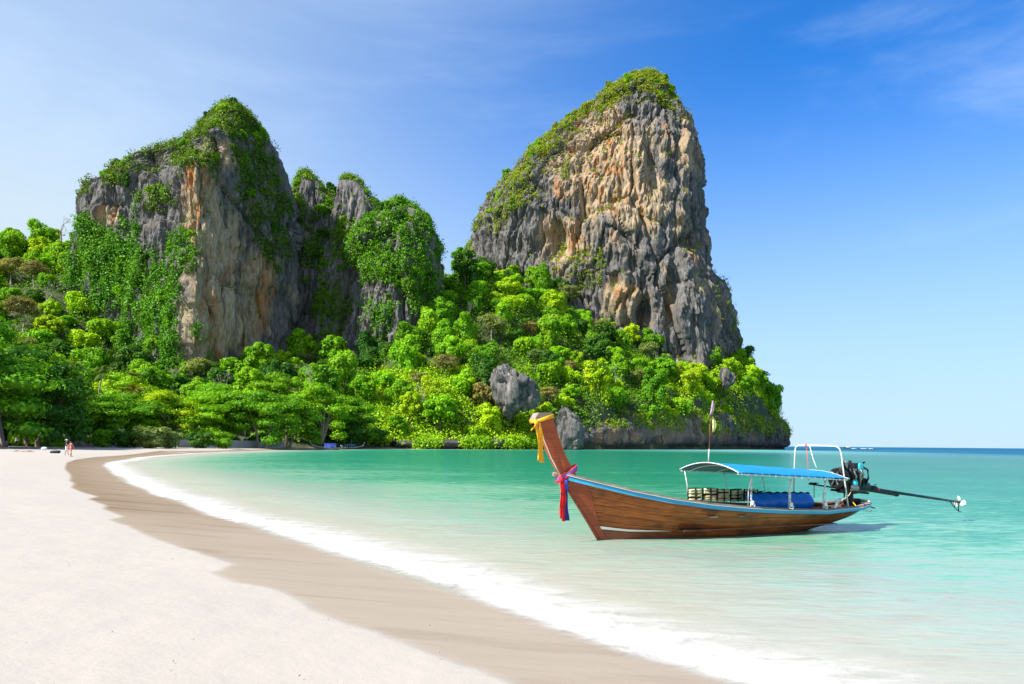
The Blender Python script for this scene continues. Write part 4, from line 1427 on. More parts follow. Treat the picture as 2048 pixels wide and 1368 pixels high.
def pick(key, polys, dens, r, face=-0.25, extra=None, base=0.0):
    """points of a cliff surface inside traced patches (photo outline -> real rock surface), facing the sea"""
    V, N, F = CLIFFS[key]
    px, py = project(V)
    view = V - np.array([0, 0, CAM_H]); view /= np.linalg.norm(view, axis=1)[:, None]
    fr = -(view * N).sum(1)
    w = np.full(len(V), base)
    jx = px + 22 * fbm(V * 0.06, 3, 351); jy = py + 22 * fbm(V * 0.06, 3, 353)
    for pol, ww in polys:
        w = np.maximum(w, ww * in_poly(jx, jy, pol))
    nz_ = 0.5 + 0.9 * fbm(V * 0.07, 3, 301)
    w = w * np.clip(nz_ * 1.6 - 0.05, 0.0, 1.3)
    if extra is not None:
        w = np.maximum(w, extra(V, N, px, py))
    w *= (fr > face)
    k = np.where(r.random(len(V)) < w * dens)[0]
    return V[k], N[k]
r8 = np.random.default_rng(80)
def ledge(V, N, px, py):
    return 0.55 * smooth(0.42, 0.75, N[:, 2]) * np.clip(0.7 + fbm(V * 0.05, 2, 311), 0, 1)
GREEN, LIME, DARK, OLIVE = SHADES['fresh green'], SHADES['bright yellow-green'], SHADES['mid green'], (0.24, 0.32, 0.022)
tower_cap = [(1350, 222), (1330, 205), (1290, 192), (1240, 205), (1190, 225), (1150, 260), (1105, 305), (1070, 350), (1040, 395), (1005, 440), (975, 440), (935, 500), (930, 440), (960, 380), (1020, 325), (1080, 255), (1150, 195), (1230, 140), (1300, 135), (1340, 165), (1365, 210)]
P_, N_ = pick('tall_cliff', [(tower_cap, 1.0), ([(1120, 300), (1140, 320), (1140, 370), (1115, 350)], .7), ([(1060, 320), (1080, 330), (1075, 390), (1050, 380)], .6), ([(985, 400), (1010, 400), (1010, 450), (985, 450)], .9), ([(1160, 490), (1215, 500), (1200, 570), (1130, 580), (1100, 540)], .8),
                             ([(1440, 600), (1475, 620), (1500, 700), (1490, 720), (1455, 650)], .35), ([(1360, 470), (1385, 470), (1385, 495), (1360, 495)], .5)], 0.16, r8, -0.35, ledge, 0.004)
clumps(P_, N_, r8, 26, 1.9, 0.85, 'cliff_shrubs', 'green shrubs capping the tall cliff and its ledges', OLIVE)
lc = [([(440, 205), (478, 203), (510, 225), (550, 320), (570, 420), (578, 520), (560, 560), (525, 520), (490, 470), (470, 400), (462, 300), (455, 255), (420, 275), (385, 285), (372, 275), (400, 235)], 0.62),
      ([(150, 375), (200, 350), (300, 300), (380, 275), (385, 300), (320, 320), (230, 365), (160, 395)], .6), ([(285, 370), (340, 360), (350, 410), (300, 425), (270, 440)], .95), ([(355, 310), (395, 310), (400, 350), (360, 345)], .9), ([(400, 310), (440, 310), (430, 360), (405, 350)], .5)]
P_, N_ = pick('left_cliff', lc, 0.17, r8, -0.5, ledge, 0.004)
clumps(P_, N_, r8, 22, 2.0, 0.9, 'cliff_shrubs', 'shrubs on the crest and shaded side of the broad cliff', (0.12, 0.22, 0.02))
vines = [([(120, 440), (200, 430), (215, 470), (250, 440), (275, 410), (285, 500), (262, 600), (275, 700), (280, 760), (80, 760), (100, 640), (110, 540)], 1.0),
         ([(305, 500), (330, 490), (370, 460), (395, 470), (392, 540), (370, 580), (405, 600), (410, 700), (400, 760), (270, 760), (280, 660), (285, 560)], 1.0)]
P_, N_ = pick('left_cliff', vines, 0.15, r8, -0.3)
clumps(P_, N_, r8, 36, 2.3, 0.95, 'creepers', 'thick curtain of creepers hanging on the broad cliff', (0.10, 0.29, 0.012), 1.6)  # curtain stands in sun; its shadow is put into a darker green
P_, N_ = pick('green_dome', [([(672, 500), (700, 450), (740, 420), (790, 395), (850, 420), (885, 480), (890, 600), (870, 640), (800, 625), (740, 640), (720, 560), (700, 520)], 1.0), ([(740, 640), (800, 620), (790, 660), (740, 680)], .5)], 0.115, r8, -0.4, ledge, 0.02)
clumps(P_, N_, r8, 36, 2.1, 0.9, 'creepers', 'creepers covering the rounded rock dome', (0.12, 0.31, 0.012), 1.3)
P_, N_ = pick('rear_wall', [([(540, 380), (780, 380), (800, 720), (540, 720)], .85)], 0.22, r8, -0.4, ledge)
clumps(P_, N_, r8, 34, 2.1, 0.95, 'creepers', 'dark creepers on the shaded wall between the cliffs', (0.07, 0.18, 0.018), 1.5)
P_, N_ = pick('spire_slim', [([(560, 330), (610, 340), (600, 420), (560, 430)], .8), ([(630, 360), (690, 400), (700, 560), (560, 560), (560, 430), (640, 430)], .9)], 0.24, r8, -0.4, ledge)
clumps(P_, N_, r8, 24, 1.7, 0.85, 'cliff_shrubs', 'shrubs round the slim spire', (0.15, 0.30, 0.016))
for key in ('spire_middle',):
    P_, N_ = pick(key, [([(735, 380), (765, 390), (790, 450), (780, 560), (690, 560), (670, 470), (700, 440), (740, 430)], .9), ([(690, 450), (620, 500), (640, 720), (800, 720), (790, 500)], .9)], 0.26, r8, -0.4, ledge)
    clumps(P_, N_, r8, 30, 1.7, 0.85, 'cliff_shrubs', 'shrubs round the square-topped spire', (0.16, 0.31, 0.016))
# small trees rooted on crests, ledges and in the creeper curtains
CT = 0
def cliff_trees(key, polys, count, rmin, rmax, shades, lab, r, gap=0.9):
    P_, N_ = pick(key, polys, 1.0, r, -0.3)
    done = []
    for i in r.permutation(len(P_)):
        if len(done) >= count: break
        Rc = r.uniform(rmin, rmax)
        if any(((P_[i] - q) ** 2).sum() < (gap * (Rc + rr)) ** 2 for q, rr in done): continue
        done.append((P_[i], Rc))
        k = int(r.integers(0, 12))
        sh = shades[int(r.integers(0, len(shades)))]
        px, py = project(P_[i])
        size = 'small' if Rc < (rmin + rmax) / 2 else 'larger'
        tree('cliff_tree', P_[i] - np.array([0, 0, Rc * 0.9]) + N_[i] * Rc * 0.1, Rc / 6.0, r.uniform(0, 6.28), sh, f'{size} {sh} tree {lab(px, py)}', 'tree', 'small trees rooted on the cliffs', JUNGLE[k], JTRUNK[k])
cliff_trees('tall_cliff', [(tower_cap, 1.0)], 46, 1.6, 3.9, ['grey-green', 'fresh green', 'mid green', 'fresh green'], lambda x, y: 'on the summit of the tall cliff' if y < 215 else 'on the upper left ridge of the tall cliff' if y < 330 else 'on the lower left ridge of the tall cliff', r8)
cliff_trees('left_cliff', lc, 44, 1.4, 3.3, ['fresh green', 'mid green', 'dark green'], lambda x, y: 'on the summit of the broad cliff' if y < 285 and x < 520 else 'on the shaded side of the broad cliff' if x > 465 else 'on the stepped crest of the broad cliff' if x < 300 else 'on a ledge of the broad cliff', r8)
cliff_trees('left_cliff', vines, 34, 1.8, 4.2, ['fresh green', 'mid green', 'dark green', 'mid green'], lambda x, y: 'in the left creeper curtain of the broad cliff' if x < 280 else 'in the right creeper curtain of the broad cliff', r8, 0.8)
cliff_trees('green_dome', [([(700, 430), (740, 420), (790, 395), (850, 420), (885, 480), (890, 600), (870, 640), (800, 625), (740, 640), (720, 560), (700, 520)], 1.0)], 30, 1.4, 3.2, ['fresh green', 'mid green', 'mid green', 'dark green'], lambda x, y: 'on top of the rounded dome' if y < 450 else 'on the left flank of the rounded dome' if x < 790 else 'on the right flank of the rounded dome', r8, 0.8)
cliff_trees('rear_wall', [([(540, 380), (780, 380), (790, 480), (540, 480)], 1.0)], 22, 1.8, 4.0, ['mid green', 'fresh green', 'dark green'], lambda x, y: 'on the rim of the shaded middle wall', r8, 0.8)
cliff_trees('spire_middle', [([(735, 375), (765, 390), (790, 450), (740, 470), (690, 470), (740, 430)], .9)], 8, 1.4, 2.6, ['mid green', 'fresh green'], lambda x, y: 'beside the square-topped spire', r8, 0.8)
cliff_trees('spire_slim', [([(575, 340), (600, 340), (600, 400), (570, 400)], 1.0), ([(635, 370), (665, 390), (670, 440), (640, 430)], 1.0)], 9, 1.5, 2.8, ['mid green', 'fresh green', 'bright yellow-green'], lambda x, y: 'on the slim spire beside the broad cliff', r8, 0.8)

# undergrowth carpet on the slopes
r9 = np.random.default_rng(90)
n = 46000
q = np.stack([r9.uniform(-295, 195, n), r9.uniform(150, 570, n)], 1)
q = np.concatenate([q, np.stack([r9.uniform(-62, 192, 24000), r9.uniform(255, 520, 24000)], 1)])[r9.permutation(n + 24000)]
qz = ter_at(q[:, 0], q[:, 1]); qs = signed_distance(q[:, 0], q[:, 1], SHORE)
qx, qy = project(np.stack([q[:, 0], q[:, 1], qz + 1.5], 1))
k = (qs < -1.0) & (qz > 1.2) & (qx > -30) & (qx < 1640) & ~((q[:, 1] < 222) & (qz < 6))
q, qz, qx, qy = q[k], qz[k], qx[k], qy[k]
vis = np.array([seen((a_, b_, c_ + 1.5), 2.0) for (a_, b_), c_ in zip(q, qz)])
q, qz, qx, qy = q[vis], qz[vis], qx[vis], qy[vis]
lowslope = ((qx > 740) & (qx < 1060) & (qy > 740)) | ((qx > 1300) & (qy > 740))
print('undergrowth', len(q), lowslope.sum(), flush=True)
for mask, nm, lb, colr, lim in ((lowslope, 'undergrowth', 'bright creepers carpeting the lower slope down to the water', (0.35, 0.58, 0.012), 4500), (~lowslope, 'undergrowth', 'green undergrowth between the trees', (0.13, 0.30, 0.012), 5600)):  # growth between crowns darkened in colour to stand for shadow gaps
    P_ = np.stack([q[mask, 0], q[mask, 1], qz[mask] + 0.8], 1)
    P_ = P_[: lim]
    clumps(P_, np.tile(np.array([[0, -0.5, 0.8]]), (len(P_), 1)), r9, 26, 3.0, 0.85, nm, lb, colr, 0.3)
# creepers hanging over the rim of the sea cliff
V_, N_, F_ = CLIFFS['sea_cliff']
k = np.where((V_[:, 2] > 4.0) & (r9.random(len(V_)) < 0.30 * smooth(7, 15, V_[:, 2]) * np.clip(0.5 + fbm(V_ * 0.06, 3, 333), 0, 1)))[0]
clumps(V_[k], np.tile(np.array([[0, -0.8, 0.5]]), (len(k), 1)), r9, 26, 1.5, 0.75, 'creepers', 'creepers spilling over the rim of the low sea cliff', (0.26, 0.38, 0.025), 1.2)
k = np.where((V_[:, 2] > 1.6) & (V_[:, 0] < 18) & (r9.random(len(V_)) < 0.60 * np.clip(0.50 + 1.0 * fbm(V_ * 0.09, 3, 337), 0, 1)))[0]
clumps(V_[k], np.tile(np.array([[0, -0.8, 0.5]]), (len(k), 1)), r9, 26, 2.1, 0.75, 'creepers', 'bright creepers trailing to the water left of the boat prow', (0.29, 0.53, 0.012), 1.2)

# look-alikes in one place are told apart by their order from the left
ORD = ['leftmost', 'second from left', 'third from left', 'fourth from left', 'fifth from left', 'sixth from left', 'seventh from left', 'eighth from left', 'ninth from left', 'tenth from left', 'eleventh from left', 'twelfth from left', 'thirteenth from left', 'fourteenth from left', 'fifteenth from left']
by = {}
for root, kind in TREES:
    by.setdefault(root['label'], []).append(root)
for lb, rs in by.items():
    if len(rs) > 1:
        rs.sort(key=lambda o: o.location.x / o.location.y)
        for i, o in enumerate(rs):
            o['label'] = lb + ', ' + (ORD[i] if i < len(rs) - 1 or i > 14 else 'rightmost') if i < len(ORD) else lb
# ------------------------------------------------------------------ the long-tail boat
BOAT_Y0 = ground(1197, 1080, 0.0)
BOAT_TH = R(24.0)
boat = empty('longtail_boat', tuple(BOAT_Y0), BOAT_TH)
tag(boat, 'long wooden boat with high prow, blue roof and outboard engine moored in the shallows', 'boat')
# local axes: x = aft along the boat from the stem at the waterline, y = away from the beach side, z = up
S_G = [-1.02, -.75, -.4, .5, 1.4, 2.4, 3.4, 4.35, 5.9, 7.2, 7.75, 8.0]
Z_G = [1.50, 1.42, 1.33, 1.11, .93, .785, .69, .62, .545, .575, .62, .645]
B_G = [.035, .17, .31, .57, .75, .86, .92, .93, .88, .70, .50, .30]
S_K = [.25, 1, 3, 4.4, 5.4, 6.2, 7.0, 7.5]
Z_K = [-.30, -.36, -.33, -.24, -.10, .03, .17, .26]
V_EDGES = [0, .17, .32, .44, .55, .66, .77, .885, .985]
def hull_pt(u, v, side, off=0.0):
    s0 = .25 - 1.27 * v
    s1 = 7.45 + 0.5 * v
    s = s0 + (s1 - s0) * u
    sg, sk = -1.02 + (7.95 + 1.02) * u, .25 + (7.45 - .25) * u
    zg, zk = np.interp(sg, S_G, Z_G), np.interp(sk, S_K, Z_K)
    z = zk + (zg - zk) * v
    p = np.interp(u, [0, .08, .25, .5, .8, 1], [.95, .85, .55, .42, .45, .55])
    b = np.interp(sg, S_G, B_G) * v ** p
    b = max(b, .03 * min(1, u * 40 + 1))
    return Vector((s, side * (b + off), z))
def hull_strip(v0, v1, side, off, nu=70, nv=4, u0=0.0, u1=1.0):
    return [[hull_pt(u0 + (u1 - u0) * i / (nu - 1), v0 + (v1 - v0) * j / (nv - 1), side, off) for i in range(nu)] for j in range(nv)]
for side in (-1, 1):
    for k in range(8):
        v0, v1 = V_EDGES[k] + (.003 if k else 0), V_EDGES[k + 1] - .003
        mb = MB()
        mb.sheet(hull_strip(v0, v1, side, -.012), .022 * side)
        mb.build('plank', M['bottom'] if k < 2 else M['hull'], boat, True)
    MB().sheet(hull_strip(0, .99, side, -.045, 50, 14), 0).build('hull_lining', M['dark_wood'], boat, True)
    # rub rail: blue with a pale upper edge
    def rail(v, off, w, h, mat, name, u0=0.012, u1=1.0, dz=0.0):
        rows = [[], [], [], []]
        for i in range(90):
            u = u0 + (u1 - u0) * i / 89
            p = hull_pt(u, v, side, off)
            for r_, (dy, dzz) in zip(rows, ((0, -h / 2), (w, -h / 2), (w, h / 2), (0, h / 2))):
                r_.append(p + Vector((0, side * dy, dzz + dz)))
        mb = MB()
        A = [rows[j][i] for i in range(90) for j in range(4)]
        mb.add(A, [tuple(q) for q in grid_faces(4, 90, True)] + [(0, 1, 2, 3), (356, 357, 358, 359)])
        return mb.build(name, mat, boat)
    rail(.950, .012, .035, .085, M['blue_paint'], 'rub_rail')
    rail(.985, .006, .046, .010, M['white_paint'], 'rail_edge', dz=.008)
    rail(1.0, -.14, .165, .045, M['weathered'], 'gunwale', dz=.016)
    # white waterline stripe, tapering out
    n = 40
    rows = [[], []]
    for i in range(n):
        u = .004 + .235 * i / (n - 1)
        vc = np.interp(u, [0, .12, .24], [.335, .355, .392])
        hw = .0185 * (1 - (i / (n - 1)) ** 1.6) + .001
        rows[0].append(hull_pt(u, vc - hw, side, .014)); rows[1].append(hull_pt(u, vc + hw, side, .014))
    MB().sheet(rows, .004 * side).build('waterline_stripe', M['white_paint'], boat)
# stem: board along the cutwater
st = [(-1.02, 1.42), (-.95, 1.30), (0.02, -.02), (.25, -.34), (.50, -.34), (.16, .12), (.03, .40), (-.30, .98), (-.42, 1.28), (-.55, 1.42)]
for side in (-1, 1):
    mb = MB()
    n = len(st)
    face = []
    for (s, z) in st:
        v = min(.99, max(0, (z + .3) / 1.80))
        u = max(0, (s - (.25 - 1.27 * v)) / (7.2 + 1.77 * v))
        face.append(hull_pt(u, v, side, .016 if u > .003 else .022))
    rows_f, rows_a = [], []
    for q in np.linspace(0, 1, 14):
        z = -.30 + 1.74 * q
        v = min(.985, (z + .3) / 1.80)
        w_ = np.interp(z, [-.3, .12, .40, .98, 1.28, 1.44], [.30, .17, .20, .40, .47, .40])
        us = [0.0, w_ * .5 / (7.2 + 1.77 * v), w_ / (7.2 + 1.77 * v)]
        rows_f.append([hull_pt(us[i], v, side, .016) for i in range(3)])
    mb.sheet(rows_f, .01 * side)
    mb.build('stem_board', M['stem'], boat, True)
mb = MB()
mb.tube([(.22, 0, -.28), (.02, 0, -.02), (-.33, 0, .50), (-.69, 0, 1.02), (-1.0, 0, 1.45)], [.04, .04, .04, .042, .045], 8)
mb.build('cutwater', M['stem'], boat, True)
# prow post: long board curving up and forward, widening to a slanted head
fr = [(-.98, 1.40), (-1.05, 1.53), (-1.215, 1.797), (-1.365, 2.10), (-1.50, 2.45), (-1.585, 2.60)]
af = [(-.58, 1.36), (-.70, 1.60), (-.82, 1.75), (-.99, 2.11), (-1.13, 2.44), (-1.235, 2.72)]
hw = [.085, .085, .08, .085, .10, .12]
V, F = [], []
n = len(fr)
FR = np.array([np.interp(np.linspace(0, 1, 16), np.linspace(0, 1, n), [p[k] for p in fr]) for k in (0, 1)]).T
AF = np.array([np.interp(np.linspace(0, 1, 16), np.linspace(0, 1, n), [p[k] for p in af]) for k in (0, 1)]).T
HW = np.interp(np.linspace(0, 1, 16), np.linspace(0, 1, n), hw)
for A in (FR, AF):
    for _ in range(2):
        A[1:-1] = (A[:-2] + 2 * A[1:-1] + A[2:]) / 4
mb = MB()
for i in range(16):
    f, a, h = FR[i], AF[i], HW[i]
    V += [(f[0], -h * .7, f[1]), (a[0], -h, a[1]), (a[0], h, a[1]), (f[0], h * .7, f[1])]
mb.add(V, [tuple(q) for q in grid_faces(4, 16, True)] + [(0, 1, 2, 3), (60, 61, 62, 63)])
mb.build('prow_post', M['prow'], boat)
# weathered cap on the slanted head
mb = MB()
c = [(-1.60, 2.595), (-1.235, 2.722), (-1.27, 2.775), (-1.55, 2.765), (-1.645, 2.62)]
mb.slab([(s, 0, z) for s, z in c], .27, (0, 1, 0))
mb.build('prow_cap', M['weathered'], boat)
# deck, floor boards, benches
for i in range(9):
    x0, x1 = -.35 + i * .20, -.35 + (i + 1) * .20 - .012
    xm = (x0 + x1) / 2
    b = np.interp(xm, S_G, B_G) - .07
    z = np.interp(xm, S_G, Z_G) - .10
    sl = (np.interp(x1, S_G, Z_G) - np.interp(x0, S_G, Z_G)) / (x1 - x0)
    MB().box((xm, 0, z), (x1 - x0, 2 * b, .025), Matrix.Rotation(-math.atan(sl), 3, 'Y')).build('foredeck_board', M['weathered'], boat)
for i in range(9):
    y = -.62 + i * .155
    MB().box((4.1, y, .20), (4.6, .14, .02)).build('floor_board', M['deck'], boat)
for i in range(8):
    x = 6.42 + i * .18
    b = np.interp(x, S_G, B_G) - .09
    MB().box((x, 0, np.interp(x, S_G, Z_G) - .075), (.166, 2 * b, .025)).build('stern_deck_board', M['deck'], boat)
for x in (2.5, 3.3):
    b = np.interp(x, S_G, B_G) - .05
    MB().box((x, 0, .50), (.22, 2 * b, .03)).build('thwart', M['weathered'], boat)
mb = MB(); mb.box((4.05, .55, .52), (2.1, .34, .20)); mb.build('red_bench', M['red_seat'], boat)
# transom
tv = [hull_pt(1.0, v, -1, -.03) for v in np.linspace(.99, 0.02, 10)] + [hull_pt(1.0, v, 1, -.03) for v in np.linspace(.02, .99, 10)]
mb = MB(); mb.slab(tv, .03, (1, 0, 0)); mb.build('transom', M['dark_wood'], boat)
mb = MB(); mb.tube([hull_pt(1, .985, -1, .02), (8.10, -.2, .655), (8.14, 0, .66), (8.10, .2, .655), hull_pt(1, .985, 1, .02)], .032, 8); mb.build('stern_rail', M['blue_paint'], boat, True)
mb = MB(); mb.tube([hull_pt(1, 1.0, -1, -.03) + Vector((0, 0, .02)), (8.05, -.18, .69), (8.08, 0, .695), (8.05, .18, .69), hull_pt(1, 1.0, 1, -.03) + Vector((0, 0, .02))], .028, 8); mb.build('stern_cap', M['white_paint'], boat, True)
# ------------------------------------------------------------------ roof on white poles
def edge_z(s): return 1.50 - .052 * (s - 3.0)
def roof_z(s, y): return edge_z(s) + (.19 - .008 * (s - 3.0)) * (1 - (y / 1.06) ** 2)
roof = MB().sheet([[Vector((s, y, roof_z(s, y) + .004 * math.sin(s * 9) * math.cos(y * 3))) for s in np.linspace(2.98, 6.30, 40)] for y in np.linspace(-1.06, 1.06, 25)], .012).build('roof', M['blue_roof'], boat, True)
MB().sheet([[Vector((s, y, roof_z(s, y) - .018)) for s in np.linspace(3.0, 6.28, 20)] for y in np.linspace(-1.04, 1.04, 17)], 0).build('lining', M['roof_under'], roof, True)
for s, nm in ((2.965, 'hoop'), (3.22, 'hoop'), (4.05, 'hoop'), (4.85, 'hoop'), (5.6, 'hoop'), (6.31, 'hoop')):
    dz = 0.006 if s < 3 or s > 6.3 else -.045
    mb = MB(); mb.tube([(s, y, roof_z(s, y) + dz) for y in np.linspace(-1.07, 1.07, 19)], .0125 if dz > 0 else .010, 7); mb.build(nm, M['white_paint'], roof, True)
for y in (-1.03, 1.03):
    mb = MB(); mb.tube([(s, y, edge_z(s) - .035) for s in np.linspace(2.97, 6.35, 12)], .011, 7); mb.build('side_pole', M['white_paint'], roof, True)
    for i in range(17):
        s = 3.06 + i * .2
        MB().tube([(s, y * 1.012, edge_z(s) + .02), (s + .015, y * 1.03, edge_z(s) - .03), (s + .03, y * .99, edge_z(s) - .055)], .007, 5).build('lashing', M['rope_white'], roof)
for s, y in ((3.44, -.86), (4.62, -.90), (5.75, -.86), (3.04, .86), (4.30, .90), (5.52, .86)):
    zb = np.interp(s, S_G, Z_G) + .02
    MB().tube([(s, y * .99, zb), (s, y, (zb + edge_z(s)) / 2), (s, y * 1.13, edge_z(s) - .03)], .0125, 8).build('post', M['white_paint'], boat, True)
# guard rails between the posts
for z in (1.02, .88):
    MB().tube([(3.04, .87, z), (4.3, .91, z - .05), (5.52, .87, z - .10)], .010, 6).build('guard_rail', M['iron'], boat, True)
# knotted ropes on the near posts
for s, y, z0 in ((3.5, -.87, .74), (4.63, -.91, .68), (5.76, -.87, .66)):
    mb = MB()
    for q in range(3):
        mb.tube([(s + .02 * math.sin(q * 2 + i * .9), y - .02, edge_z(s) - .08 - (edge_z(s) - .08 - z0) * i / 9) for i in range(10)], .008, 5)
    mb.rbox((s + .03, y - .03, z0 + .05), (.08, .06, .12), .7)
    mb.tube([(s, y - .03, z0 + .05), (s - .06, y - .05, z0 - .02), (s + .04, y - .06, z0 - .05), (s + .09, y - .04, z0 + .02)], .014, 6)
    mb.build('mooring_rope', M['rope_white'], boat, True)
# flag pole on the roof
fp = MB().tube([(3.0, 0, 1.70), (3.01, 0, 2.1), (3.05, 0, 2.7), (3.10, 0, 3.18)], [.010, .008, .006, .004], 7).build('flagpole', M['rust'], boat, True)
MB().tube([(2.975, -.02, 1.72), (2.985, -.02, 2.02)], .014, 7).build('pole_socket', M['white_paint'], fp, True)
def ribbon_rows(pts, w, dirv, n=5, wave=.02):
    rows = []
    for i, p in enumerate(pts):
        row = []
        for j in range(n):
            q = (j / (n - 1) - .5)
            ww = w[i] if hasattr(w, '__len__') else w
            row.append(Vector(p) + Vector(dirv) * q * ww + Vector((0, 1, 0)) * wave * math.sin(j * 2.4 + i * .6))
        rows.append(row)
    return rows
MB().sheet(ribbon_rows([(3.10, 0, 3.17), (3.09, -.02, 3.05), (3.06, -.03, 2.93), (3.02, -.02, 2.82)], [.03, .07, .06, .03], (1, 0, .2)), .004).build('flag', M['lilac'], fp, True)
MB().sheet(ribbon_rows([(3.09, 0, 2.80), (3.13, -.02, 2.68), (3.13, -.03, 2.54), (3.10, -.02, 2.42)], [.03, .08, .08, .03], (1, 0, .1)), .004).build('flag', M['pale_yellow'], fp, True)
MB().sheet(ribbon_rows([(3.02, 0, 2.62), (3.01, -.02, 2.45), (3.03, -.02, 2.28)], [.02, .035, .025], (1, 0, 0)), .004).build('flag', M['rust'], fp, True)
# stern arch of white pipe with its cords
arch = MB().tube([(6.74, -.72, .60), (6.62, -.71, 1.25), (6.50, -.70, 1.95), (6.47, -.67, 2.06), (6.45, -.58, 2.115), (6.42, 0, 2.125), (6.40, .58, 2.13), (6.39, .67, 2.08), (6.39, .70, 1.97), (6.39, .72, 1.3), (6.39, .74, .60)], .0185, 9).build('stern_arch', M['white_paint'], boat, True)
MB().tube([(6.41, .33, 2.12), (6.33, .2, 1.7), (6.23, .08, 1.22)], .008, 5).build('cord', M['rope_red'], arch, True)
MB().rbox((6.41, .33, 2.13), (.07, .06, .07), .7).build('knot', M['rope_red'], arch, True)
MB().tube([(6.41, .22, 2.12), (6.36, .05, 1.78), (6.30, -.12, 1.56)], .010, 5).build('cord', M['rope_white'], arch, True)
MB().tube([(6.55, -.70, 1.78), (6.9, -.3, 1.5), (7.25, -.1, 1.35)], .006, 5).build('cord', M['rope'], arch, True)
MB().tube([(6.30, -1.05, 1.34), (6.9, -.6, 1.30), (7.05, -.4, 1.26)], .017, 6).build('roof_stay', M['white_paint'], roof, True)
# ------------------------------------------------------------------ long-tail engine
eng = MB()
for (c, d) in (((7.60, 0, 1.10), (.50, .30, .26)), ((7.62, 0, 1.28), (.42, .26, .22)), ((7.45, 0, 1.05), (.22, .34, .30))):
    eng.rbox(c, d, .35)
engine = eng.build('engine', M['iron'], boat)
rot = lambda a: Matrix.Rotation(a, 3, 'Y')
def esub(name, mat, f, sm=False):
    mb = MB(); f(mb); return mb.build(name, M[mat], engine, sm)
esub('cylinder_head', 'iron', lambda m: [m.rbox((7.72, 0, 1.46), (.34, .30, .18), .4), m.tube([(7.60, 0, 1.5), (7.60, 0, 1.6)], .035, 8), m.tube([(7.84, -.05, 1.5), (7.95, -.08, 1.57)], .02, 6)])
esub('rocker_cover', 'teal', lambda m: m.rbox((7.74, -.155, 1.47), (.13, .05, .15), .45))
esub('pump', 'teal', lambda m: [m.rbox((7.53, -.185, 1.10), (.14, .06, .20), .5), m.tube([(7.53, -.20, 1.12), (7.53, -.24, 1.12)], .04, 10)])
esub('fan_shroud', 'iron', lambda m: [m.tube([(7.20, 0, 1.22), (7.33, 0, 1.22)], [.22, .24], 16), m.tube([(7.14, 0, 1.22), (7.20, 0, 1.22)], [.05, .10], 10)])
for i in range(6):
    esub('fan_blade', 'metal', lambda m, i=i: m.box((7.165, .10 * math.cos(i * 1.047), 1.22 + .10 * math.sin(i * 1.047)), (.012, .13, .05), Matrix.Rotation(i * 1.047, 3, 'X') @ Matrix.Rotation(.5, 3, 'Y')))
for i, (x, y, z, r_, l) in enumerate([(7.44, -.18, 1.30, .035, .22), (7.52, -.19, 1.26, .028, .24), (7.60, -.18, 1.32, .03, .18), (7.66, -.19, 1.22, .026, .30), (7.40, -.16, 1.12, .04, .14), (7.75, -.17, 1.30, .03, .2)]):
    esub('pipe', 'metal' if i % 2 else 'iron', lambda m: m.tube([(x, y, z - l / 2), (x + .02, y - .03, z), (x - .01, y, z + l / 2), (x + .05, y + .06, z + l / 2 + .04)], r_, 8), True)
esub('air_filter', 'metal', lambda m: [m.tube([(7.40, -.04, 1.42), (7.40, -.04, 1.56)], [.075, .06], 12), m.tube([(7.40, -.04, 1.56), (7.40, -.04, 1.58)], [.09, .085], 12)], False)
esub('exhaust', 'iron', lambda m: m.tube([(7.36, -.12, 1.40), (7.28, -.14, 1.50), (7.24, -.14, 1.58)], .026, 8), True)
esub('alternator', 'metal', lambda m: m.tube([(7.40, -.20, 1.02), (7.58, -.20, 1.02)], .065, 12))
esub('belt_cover', 'iron', lambda m: m.rbox((7.36, -.14, 1.02), (.14, .1, .16), .5))
esub('gearbox', 'iron', lambda m: [m.tube([(7.82, 0, 1.10), (8.10, 0, 1.02)], [.16, .11], 14), m.rbox((7.92, -.02, 1.12), (.2, .22, .22), .5)])
esub('hose', 'iron', lambda m: m.tube([(7.80, -.12, 1.48), (7.95, -.16, 1.40), (7.98, -.15, 1.22), (7.90, -.14, 1.08)], .022, 7), True)
esub('fuel_line', 'rope', lambda m: m.tube([(7.45, -.2, .98), (7.3, -.24, .85), (6.9, -.2, .62), (6.75, -.3, .60)], .012, 6), True)
esub('bracket', 'iron', lambda m: [m.box((7.60, -.16, .93), (1.0, .03, .06), rot(.09)), m.box((7.60, .16, .93), (1.0, .03, .06), rot(.09)), m.box((7.6, 0, .90), (.12, .34, .05))])
esub('swivel_post', 'iron', lambda m: [m.tube([(7.62, 0, .55), (7.62, 0, .92)], [.10, .07], 12), m.tube([(7.62, 0, .52), (7.62, 0, .58)], .22, 14), m.tube([(7.45, -.06, .56), (7.45, -.06, .86)], .02, 6), m.tube([(7.52, .10, .56), (7.52, .10, .88)], .02, 6)])
esub('battery_box', 'iron', lambda m: m.rbox((7.86, .12, .66), (.36, .24, .16), .3))
esub('tiller', 'iron', lambda m: [m.tube([(6.18, 0, 1.150), (7.2, 0, 1.02), (7.6, 0, .97)], .020, 8), m.tube([(6.18, 0, 1.15), (6.42, 0, 1.16)], .026, 8), m.tube([(6.36, -.14, 1.17), (6.36, .14, 1.17)], .012, 6)], True)
esub('throttle_rod', 'rust', lambda m: m.tube([(6.40, .05, 1.12), (6.40, .05, .78)], .010, 6))
sh0, sh1 = Vector((8.0, 0, 1.035)), Vector((11.88, 0, .55))
esub('shaft_tube', 'iron', lambda m: m.tube([sh0, sh0.lerp(sh1, .4), sh1], [.045, .040, .032], 12), True)
